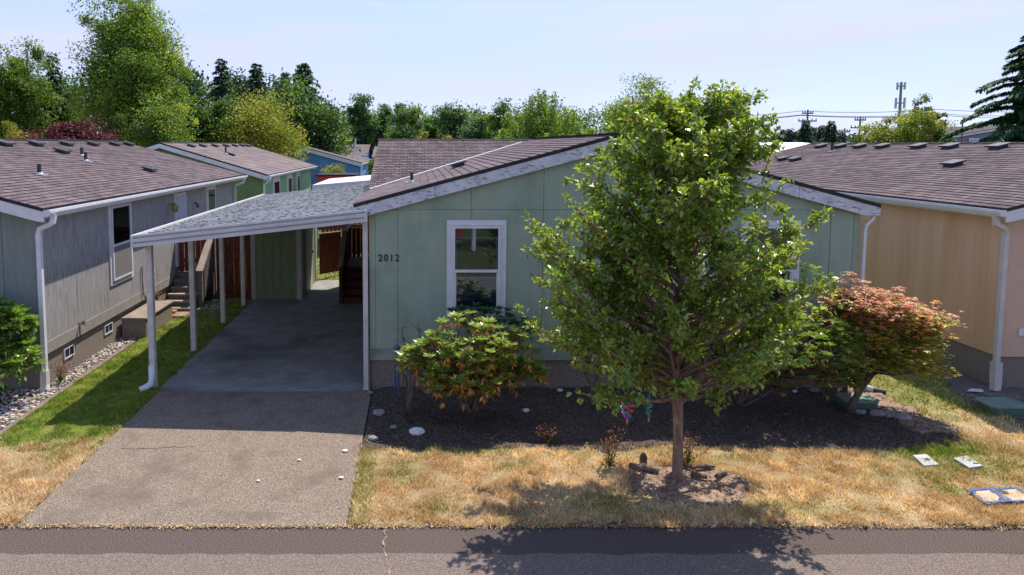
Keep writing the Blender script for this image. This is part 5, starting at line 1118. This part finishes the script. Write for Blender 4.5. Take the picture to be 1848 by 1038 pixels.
# japanese maple
MP = thing('maple_tree', 'small spreading maple with pinkish red upper leaves at the right corner of the green house', 'tree', (6.62, 10.35, .03))
rg = np.random.RandomState(31); rn = random.Random(31); mb = MB(); b = Vector((6.62, 10.35, 0))
mb.tube([b+Vector((0,0,-.03)), b+Vector((.07,0,.18)), b+Vector((.22,.02,.42)), b+Vector((.4,.05,.62))], [.065, .05, .042, .034], 9)
lob = [(.5, 0, 1.35, .80, .6, .38), (.15, 0, 1.5, .5, .45, .28), (.9, 0, 1.08, .65, .5, .40), (.5, -.1, .85, .92, .55, .45), (.0, 0, 1.05, .5, .4, .42), (1.2, 0, 1.2, .32, .35, .22), (.7, -.1, .62, .75, .4, .3), (.9, 0, .7, .6, .45, .3)]
Bs, Ds, Ns, Cs, Ls, Ws = [], [], [], [], [], []
def maple_spray(c, k, rs=.10):
    for _ in range(k):
        o = Vector((rn.gauss(0, rs), rn.gauss(0, rs), rn.gauss(0, rs*.35))); q = c+o
        h = min(1, max(0, (q.z-1.32+rn.uniform(-.4, .4)+.12*(q.x-6.9))/.4))
        r_ = rn.random(); 
        col = np.array((.60,.28,.18))*(.6+.7*r_) if rn.random() < h*.72 else np.array((.32,.35,.05))*(.5+1.0*r_)
        if rn.random() < .07: col = np.array((.75,.32,.03))
        if h > .7 and rn.random() < .2: col = np.array((.62,.28,.20))
        az = rn.uniform(0, 6.28); nn_ = np.array([rn.gauss(0, .35), rn.gauss(0, .35)-.15, 1]); L0 = rn.uniform(.050, .078)
        for j, (da, sc_) in enumerate(((-1.9, .55), (-.95, .85), (0, 1), (.95, .85), (1.9, .55))):
            Bs.append(tuple(q)); Ds.append((math.cos(az+da), math.sin(az+da), -.25)); Ns.append(nn_); Cs.append(col); Ls.append(L0*sc_); Ws.append(L0*sc_*.42)
A0 = b+Vector((.4, .05, .62))
for i in range(330):
    lx, ly, lz, rx, ry, rz_ = lob[i % len(lob)]; v = rg.normal(size=3); v /= np.linalg.norm(v); v[2] = abs(v[2])-.2; f_ = rg.uniform(.6, 1.15)
    c = b+Vector(((lx+v[0]*rx*f_)*.92-.12, ly+v[1]*ry*f_, .22+lz+v[2]*rz_*f_)); A = b+Vector((.2, .02, .4)) if c.x < 6.9 else A0
    mb.tube(curve_pts(A, c, -.05, 5, rn, .03), [.018, .014, .011, .008, .006, .003], 5); maple_spray(c, 27)
for dx, z_, dz in ((-.05, 1.5, .35), (.05, 1.7, .28), (.22, 1.55, .30), (1.38, 1.2, .30), (.75, 1.6, .15), (1.5, .95, .05)):
    c = b+Vector((dx-.12, 0, z_+dz+.2)); mb.tube([b+Vector((dx*.9-.12, 0, z_)), c], [.006, .002], 4); maple_spray(c, 12, .05); maple_spray(c-Vector((0, 0, .12)), 10, .05)
V, Fq, C = leaf_arrays(np.array(Bs), np.array(Ds), np.array(Ns), np.array(Ls), np.array(Ws), np.array(Cs), rg, .1, .1)
np_mesh('crown', V, Fq, C, leafred, MP); mb.build('trunk', barkg, MP, smooth=True)
# bare shrub
def bare_shrub(name, label, base, stems, seed, m=barkg, tw=10):
    rn = random.Random(seed); t = thing(name, label, 'shrub', base); mb = MB(); b = Vector(base)
    for (sx, sy, sz, r_) in stems:
        pts = curve_pts(b, b+Vector((sx, sy, sz)), -.06, 6, rn, .025); mb.tube(pts, [r_*(1-.65*k/6) for k in range(7)], 7)
        for k in range(tw):
            q = pts[rn.randint(4, 6)]; e = q+Vector((rn.gauss(0, .13), rn.gauss(0, .1), rn.uniform(-.02, .22))); mb.tube(curve_pts(q, e, .02, 3, rn, .015), [.006, .004, .003, .0015], 4)
    mb.build('stem', m, t, smooth=True); return t
bare_shrub('dead_shrub', 'leafless grey shrub with bare twigs left of the rhododendron', (-.13, 10.22, .02), [(-.12, .1, 1.30, .034), (.03, .05, .95, .028), (.15, .1, 1.25, .02)], 3)
bare_shrub('dead_stump_shrub', 'dark thin bare stems behind the wind spinners', (2.75, 10.5, .02), [(.02, 0, .75, .04), (.12, 0, .7, .025), (-.15, 0, .65, .02)], 5)
def weed(label, base, h, seed, group):
    rg = np.random.RandomState(seed); rn = random.Random(seed); t = thing('rose_bush', label, 'plant', base, group); b = Vector(base); mb = MB(); Bs = []; 
    for i in range(9):
        e = b+Vector((rn.gauss(0, .10), rn.gauss(0, .06), h*rn.uniform(.6, 1.0))); pts = curve_pts(b, e, .02, 4, rn, .01); mb.tube(pts, [.006, .005, .004, .003, .002], 5)
        for k in range(26): q = b.lerp(e, rn.random()**1.4*.8+.1); Bs.append(tuple(q+Vector((rn.gauss(0, .03), rn.gauss(0, .03), rn.gauss(0, .02)))))
        for k in range(7): Bs.append(tuple(e+Vector((rn.gauss(0, .02), rn.gauss(0, .02), rn.gauss(0, .02)))))
    B = np.array(Bs); n = len(B); hh = (B[:, 2:3]-b.z)/h
    c = np.where(rg.rand(n, 1) < (1.25-hh*1.9), colmix(rg, n, [(.09,.15,.02), (.14,.2,.03)], .3), colmix(rg, n, [(.30,.15,.10), (.2,.1,.06)], .3))
    V, Fq, C = leaf_arrays(B, rg.normal(size=(n, 3)), rg.normal(size=(n, 3))*.5+np.array([0,0,1]), rg.uniform(.025, .05, n), rg.uniform(.012, .024, n), c, rg)
    np_mesh('foliage', V, Fq, C, leafsoft, t); mb.build('stem', twigm, t)
weed('withered rose bush left of the street tree trunk, the larger of the two', (2.42, 8.45, .03), .52, 1, 'withered plants beside the street tree')
weed('small withered plant just right of the street tree trunk', (3.42, 8.52, .03), .36, 2, 'withered plants beside the street tree')
weed('small yellow-green sprout against the grey house foundation', (-6.15, 11.6, .02), .42, 3, None)
weed('leafy green weed behind the concrete box by the grey house', (-6.2, 16.15, .45), .22, 4, None)
weed('low reddish plant at the front edge of the garden bed', (1.78, 9.25, .03), .20, 5, None)
# ------------------------------------------------------------------ small things
def one(mb, name, m, label, cat, loc, group=None, **k): return tag(mb.build(name, m, loc=loc, **k), label, cat, group)
rn = random.Random(77)
for (px, py, s, m_, lb) in ((752, 779, .115, rockw, 'large white rock near the front of the garden bed'), (949, 740, .055, rockw, 'small white rock in the middle of the dark bed'), (684, 744, .10, rockm, 'flat grey rock beside the driveway edge in the bed'), (673, 791, .075, rockm, 'grey rock in the front left corner of the bed'),
    (772, 706, .08, rockm, 'grey rock against the foundation left of the rhododendron'), (1470, 704, .085, rockm, 'round grey rock against the foundation near the maple'), (1434, 706, .04, rockw, 'little pale rock against the foundation beside the green shrub'),
    (1553, 743, .085, rockm, 'pale round rock just below the green valve box'), (1583, 746, .12, rockm, 'big rounded rock, leftmost of the row edging the bed'), (1606, 748, .11, rockm, 'rough rock second in the row edging the bed'), (1628, 752, .13, rockm, 'dark rock at the right end of the row edging the bed'),
    (1010, 704, .05, rockw, 'small pale rock at the foundation below the branch tips'), (710, 770, .05, rockm, 'small grey rock left of the large white rock'), (668, 708, .05, rockm, 'small rock at the corner of the carport post')):
    p = P(px, py, z=.05); one(MB().rock((p.x, p.y, .045), (s, s*.8, s*.55), rn), 'rock', m_, lb, 'rock', (p.x, p.y, 0), 'rocks in the garden bed', smooth=False)
for (px, py, s, lb) in ((1313, 0, 0, ''),): pass
for (x, y, s, lb) in ((-.98, 8.95, .04, 'white stone on the right edge of the sunlit driveway'), (-.95, 8.2, .03, 'white stone on the driveway edge nearer the road'), (-1.55, 8.68, .022, 'white pebble lying on the sunlit driveway, the further one'), (-1.95, 8.12, .022, 'white pebble lying on the sunlit driveway, the nearer one')):
    one(MB().rock((x, y, .03), (s, s*.8, s*.35), rn), 'stone', rockw, lb, 'stone', (x, y, 0), 'white stones on the driveway')
# logs round the tree
for (a, b, r_, lb) in (((2.66, 8.42), (2.98, 8.27), .040, 'log on the left of the tree trunk, pointing at it'), ((3.32, 8.50), (3.42, 8.40), .026, 'short log behind the trunk to the right'), ((3.42, 8.36), (3.72, 8.40), .028, 'log behind the trunk on the right, lying level'), ((3.34, 8.18), (3.52, 8.12), .034, 'stubby log touching the trunk on the right'), ((3.62, 8.12), (3.80, 8.24), .028, 'log at the right rim of the dirt patch')):
    one(MB().tube(curve_pts((*a, .075), (*b, .075), .02, 4, rn, .008), [r_*.9, r_, r_, r_*.95, r_*.8], 9), 'log', mat('old_log', (.10,.065,.05), (.22,.16,.13), 14, .95, .8, 20) if 'old_log' not in bpy.data.materials else bpy.data.materials['old_log'], lb, 'log', (*a, 0), 'old logs round the street tree')
one(MB().rock((2.88, 8.55, .08), (.05, .04, .11), rn), 'stump', twigm, 'small upright dark stump behind the left log', 'stump', (2.88, 8.55, 0))
# valve boxes and lids
def valve_box(px, py, lb, w_=.52, d_=.36):
    p = P(px, py, z=.0); t = thing('valve_box', lb, 'utility box', (p.x, p.y, 0)); x, y = p.x, p.y
    c = .07; oct_ = lambda W, D: [(x-W/2+c, y-D/2), (x+W/2-c, y-D/2), (x+W/2, y-D/2+c), (x+W/2, y+D/2-c), (x+W/2-c, y+D/2), (x-W/2+c, y+D/2), (x-W/2, y+D/2-c), (x-W/2, y-D/2+c)]
    MB().prism(oct_(w_, d_), 'z', -.02, .13).build('body', boxgd, t, bevel=.006); MB().prism(oct_(w_+.025, d_+.025), 'z', .13, .165).build('lid', boxg, t, bevel=.008)
valve_box(1546, 735, 'green plastic valve box beside the maple trunk'); valve_box(1805, 744, 'green plastic valve box in the dirt before the tan house', .56, .40)
def lid(name, quad, z, m, lb, grp=None):
    pts = [P(*q, z=z) for q in quad]; c = sum(pts, Vector())/4; t = thing(name, lb, 'cover', (c.x, c.y, 0), grp)
    MB().prism([(p.x, p.y) for p in pts], 'z', z-.05, z).build('slab', m, t, bevel=.006); return t, c, pts
t, c, _ = lid('meter_cover', ((1647,821),(1672,819),(1695,838),(1668,840)), .05, concm, 'pale concrete meter cover partly overgrown by grass, the left one'); MB().tube([(c.x+.02, c.y, .05), (c.x+.02, c.y, .056)], .03, 10).build('key_hole', blackm, t)
t, c, _ = lid('meter_cover', ((1720,826),(1744,822),(1774,840),(1750,844)), .05, concm, 'clean white concrete meter cover, the right one'); MB().box(c.x+.02, c.x+.09, c.y-.07, c.y-.05, .05, .056).build('key_slot', blackm, t)
t, c, pts = lid('water_meter_lid', ((1752,885),(1786,882),(1818,905),(1778,908)), .05, tanlid, 'tan meter lid outlined in blue paint, left of the pair')
def blue_edge(pts, lb):
    mb = MB(); 
    for a, b in zip(pts, pts[1:]+pts[:1]):
        for i in range(7):
            q0, q1 = Vector((a.x, a.y, .052)).lerp(Vector((b.x, b.y, .052)), i/7), Vector((a.x, a.y, .052)).lerp(Vector((b.x, b.y, .052)), (i+1.15)/7)
            j = Vector((rn.uniform(-.012, .012), rn.uniform(-.012, .012), rn.uniform(0, .003))); mb.bar(q0+j, q1+j, rn.uniform(.022, .05), .008)
    return mb
blue_edge(pts, '').build('paint_outline', bluep, t); MB().tube([(c.x+.10, c.y-.10, .05), (c.x+.10, c.y-.10, .057)], .05, 14).build('key_hole', twigm, t)
t, c, pts = lid('water_meter_lid', ((1795,884),(1832,880),(1868,903),(1828,906)), .05, tanlid, 'tan meter lid outlined in blue paint, right of the pair')
blue_edge(pts, '').build('paint_outline', bluep, t); MB().tube([(c.x-.08, c.y+.06, .05), (c.x-.08, c.y+.06, .057)], .05, 14).build('key_hole', twigm, t)
p = P(1760, 706, z=.03); mb = MB(); mb.prism([(p.x-.16, p.y-.03), (p.x+.02, p.y-.08), (p.x+.10, p.y-.05), (p.x+.14, p.y+.05), (p.x-.02, p.y+.07)], 'z', .04, .05)
one(mb, 'splash_block', white, 'flat white plastic scrap below the tan house downspout', 'scrap', (p.x, p.y, 0))
# stakes leaning on the foundation
one(MB().tube([(6.30, 11.2, .02), (6.22, 11.3, .52)], .01, 6), 'stake', galv, 'thin metal stake leaning on the foundation left of the maple', 'stake', (6.3, 11.2, 0))
# wind spinners hanging from the tree
def spinner(label, px, pyt, pyb, Y, r, cols, turns, nrib):
    a, b = P(px, pyt, Y=Y), P(px, pyb, Y=Y); t = thing('wind_spinner', label, 'wind spinner', (a.x, Y, a.z), 'wind spinners hanging from the street tree'); h = a.z-b.z
    for j in range(nrib):
        vs = []; fs = []; N_ = 26
        for i in range(N_+1):
            s = i/N_; rr = r*math.sin(math.pi*(.08+.84*s))+.005; th = s*turns*6.283+j*6.283/nrib; z = a.z-h*.04-h*.78*s
            for dz in (.013, -.013): vs.append((a.x+rr*math.cos(th), Y+rr*math.sin(th), z+dz))
            for dz in (.013, -.013): vs.append((a.x+(rr-.003)*math.cos(th), Y+(rr-.003)*math.sin(th), z+dz))
        for i in range(N_): k = i*4; fs += [(k, k+4, k+5, k+1), (k+2, k+3, k+7, k+6), (k, k+2, k+6, k+4), (k+1, k+5, k+7, k+3)]
        MB().add(vs, fs).build('ribbon', cols[j % len(cols)], t, label=None)
    MB().tube([a+Vector((0,0,.45)), (a.x, Y, b.z+h*.14)], .003, 5).build('cord', galv, t)
    MB().tube([(a.x, Y, b.z+h*.16), (a.x, Y, b.z+h*.10), (a.x, Y, b.z)], [.006, .014, .006], 8).build('weight', mat('gold_bead', (.5,.38,.15), metal=.5, rough=.4) if 'gold_bead' not in bpy.data.materials else bpy.data.materials['gold_bead'], t)
rb = lambda n_, c: mat(n_, c, rough=.3, metal=.3, spec=.6)
spinner('red, purple and teal wind spinner, the left one under the street tree', 1133, 712, 766, 8.4, .075, [rb('ribbon_red', (.65,.06,.06)), rb('ribbon_purple', (.42,.06,.55)), rb('ribbon_teal', (.03,.35,.38))], 1.5, 3)
spinner('narrow teal wind spinner, the right one under the street tree', 1172, 712, 762, 8.5, .035, [rb('ribbon_turquoise', (.05,.42,.40)), rb('ribbon_sea', (.03,.28,.33))], 2.0, 2)
# blue garden ornaments
blueg = mat('blue_glaze', (.03,.16,.34), (.06,.26,.48), 8, .25, spec=.8); bluemid = mat('blue_metal', (.03,.07,.22), (.05,.1,.3), 6, .4, spec=.6)
WC = thing('wind_chime', 'dark blue wind chime hanging from the dead shrub', 'wind chime', (-.33, 10.3, 1.15))
MB().rock((-.33, 10.3, 1.02), (.055, .055, .06), random.Random(1)).build('cap', bluemid, WC, smooth=True)
for k in range(5):
    t_ = k*1.257; MB().tube([(-.33+.035*math.cos(t_), 10.3+.035*math.sin(t_), .62+.02*k), (-.33+.035*math.cos(t_), 10.3+.035*math.sin(t_), .26+.03*k)], .008, 6).build('chime_tube', bluemid, WC)
mb = MB()
for k in range(3): t_ = k*2.1; mb.tube([(-.33+.03*math.cos(t_), 10.3+.03*math.sin(t_), .98), (-.33+.03*math.cos(t_), 10.3+.03*math.sin(t_), .30)], .002, 4)
mb.tube([(-.33, 10.3, 1.06), (-.30, 10.3, 1.33)], .002, 4); mb.build('string', blackm, WC)
def pinwheel(label, spots, base):
    t = thing('garden_pinwheel', label, 'garden ornament', (*base, 0), 'blue garden ornaments'); st = MB()
    for (px, py, s) in spots:
        p = P(px, py, Y=base[1]-.18); mb = MB()
        for k in range(6):
            a_ = k*1.047; c = p+Vector((math.cos(a_)*s*.6, 0, math.sin(a_)*s*.6)); mb.rock(c, (s*.42, s*.16, s*.42), random.Random(k), 1)
        mb.build('flower', blueg, t, smooth=True); st.tube([(p.x, p.y+.02, p.z), (p.x*.4+base[0]*.6, p.y+.05, p.z-.15), (base[0], base[1]-.15, .02)], .005, 5)
    st.build('stem', blackm, t)
pinwheel('cluster of blue metal flowers in front of the rhododendron', ((845, 654, .05), (856, 648, .05), (871, 658, .05), (854, 669, .045), (866, 685, .05)), (.90, 10.05))
pinwheel('blue metal flowers at the stems of the dead shrub', ((720, 666, .05), (735, 671, .055)), (-.18, 10.25))
# parked car whose front just enters at the right edge
CR = thing('parked_car', 'dark olive parked car just entering at the right edge of the road', 'car', (8.0, 6.1, 0))
cp_ = mat('olive_car_paint', (.07,.065,.045), rough=.3, spec=.6)
X0 = 6.225; YO = .30; prof_ = [(0.0, .42), (.03, .62), (.10, .78), (.5, .90), (1.2, .98), (1.75, 1.40), (2.1, 1.48), (3.3, 1.46), (3.9, 1.05), (4.4, .98), (4.5, .7), (4.45, .35), (.25, .28), (.06, .32)]
MB().prism([(X0+a, b) for a, b in prof_], 'y', 4.85+YO, 6.50+YO).build('body', cp_, CR, bevel=.07, smooth=False)
MB().prism([(X0+1.3, 1.02), (X0+1.78, 1.36), (X0+3.25, 1.40), (X0+3.7, 1.05)], 'y', 4.84+YO, 6.51+YO).build('side_window', glass_mat('car_glass', .2, (.05,.05,.06)), CR)
for x_ in (.62, 3.75):
    for y_ in (4.86+YO, 6.30+YO):
        wh = MB().tube([(X0+x_, y_, .32), (X0+x_, y_+.2, .32)], .32, 24).build('wheel', mat('tyre', (.012,.012,.013), rough=.8) if 'tyre' not in bpy.data.materials else bpy.data.materials['tyre'], CR, bevel=.02)
        MB().tube([(X0+x_, y_-.004, .32), (X0+x_, y_+.204, .32)], .19, 16).build('rim', galv, wh)
MB().box(X0-.02, X0+.35, 6.30+YO, 6.47+YO, .04, .28).build('mud_guard', blackm, CR)
MB().prism([(X0+.07, .60), (X0+.12, .76), (X0+.4, .82), (X0+.4, .66)], 'y', 6.20+YO, 6.505+YO).build('headlight', trimw, CR)

# ------------------------------------------------------------------ across the street, seen in the window glass
RH = thing('house', 'dark red house across the street, reflected in the upper window pane', 'house', (-2, -7, 0))
gable_house(RH, -6.2, 1.9, -15, -7.0, 2.9, .27, .25, .25, .1, mat('brick_red_siding', (.30,.06,.04), (.36,.08,.05), 3), mat('brick_red_front', (.30,.06,.04), (.36,.08,.05), 3), shingle2, sides='', band=.02, gut='', course=.3)
def tree_at(label, X, Y, H_, W_, cols, n, name='tree', m=barkg, seed=1):
    rg = np.random.RandomState(seed); t = thing(name, label, 'tree', (X, Y, 0)); c = rg.normal(size=(26, 3)); c = unit(c)*rg.uniform(.3, 1, (26, 1))*np.array([W_, W_, H_*.36])+np.array([X, Y, H_*.62]); k = rg.randint(0, 26, n)
    V, Fq, C = leaf_arrays(c[k]+rg.normal(size=(n, 3))*W_*.22, rg.normal(size=(n, 3)), rg.normal(size=(n, 3))*.5+np.array([0,0,1]), np.full(n, .12), np.full(n, .07), colmix(rg, n, cols), rg)
    np_mesh('crown', V, Fq, C, leafsoft, t); mb = MB(); mb.tube([(X, Y, 0), (X+.05, Y, H_*.5), (X, Y, H_*.9)], [.09, .06, .01], 8)
    for q in c[:9]: mb.tube(curve_pts((X, Y, H_*.4), q, .1, 3), [.03, .02, .015, .005], 5)
    mb.build('trunk', m, t)
tree_at('green leafy tree across the street, reflected in the window', 4.3, -4.6, 4.2, 1.5, GRN+YGR, 5000, seed=2)
tree_at('slim white-barked tree across the street, reflected in the window', 2.15, -4.2, 5.5, .9, YGR, 1500, m=white, seed=3)
tree_at('broad green tree across the street right of the red house', 8.5, -9, 6.5, 2.6, GRN+MID, 8000, seed=4)
tree_at('large green tree across the street beyond the parked car', 14.5, -8, 7, 3, GRN+YGR, 8000, seed=5)
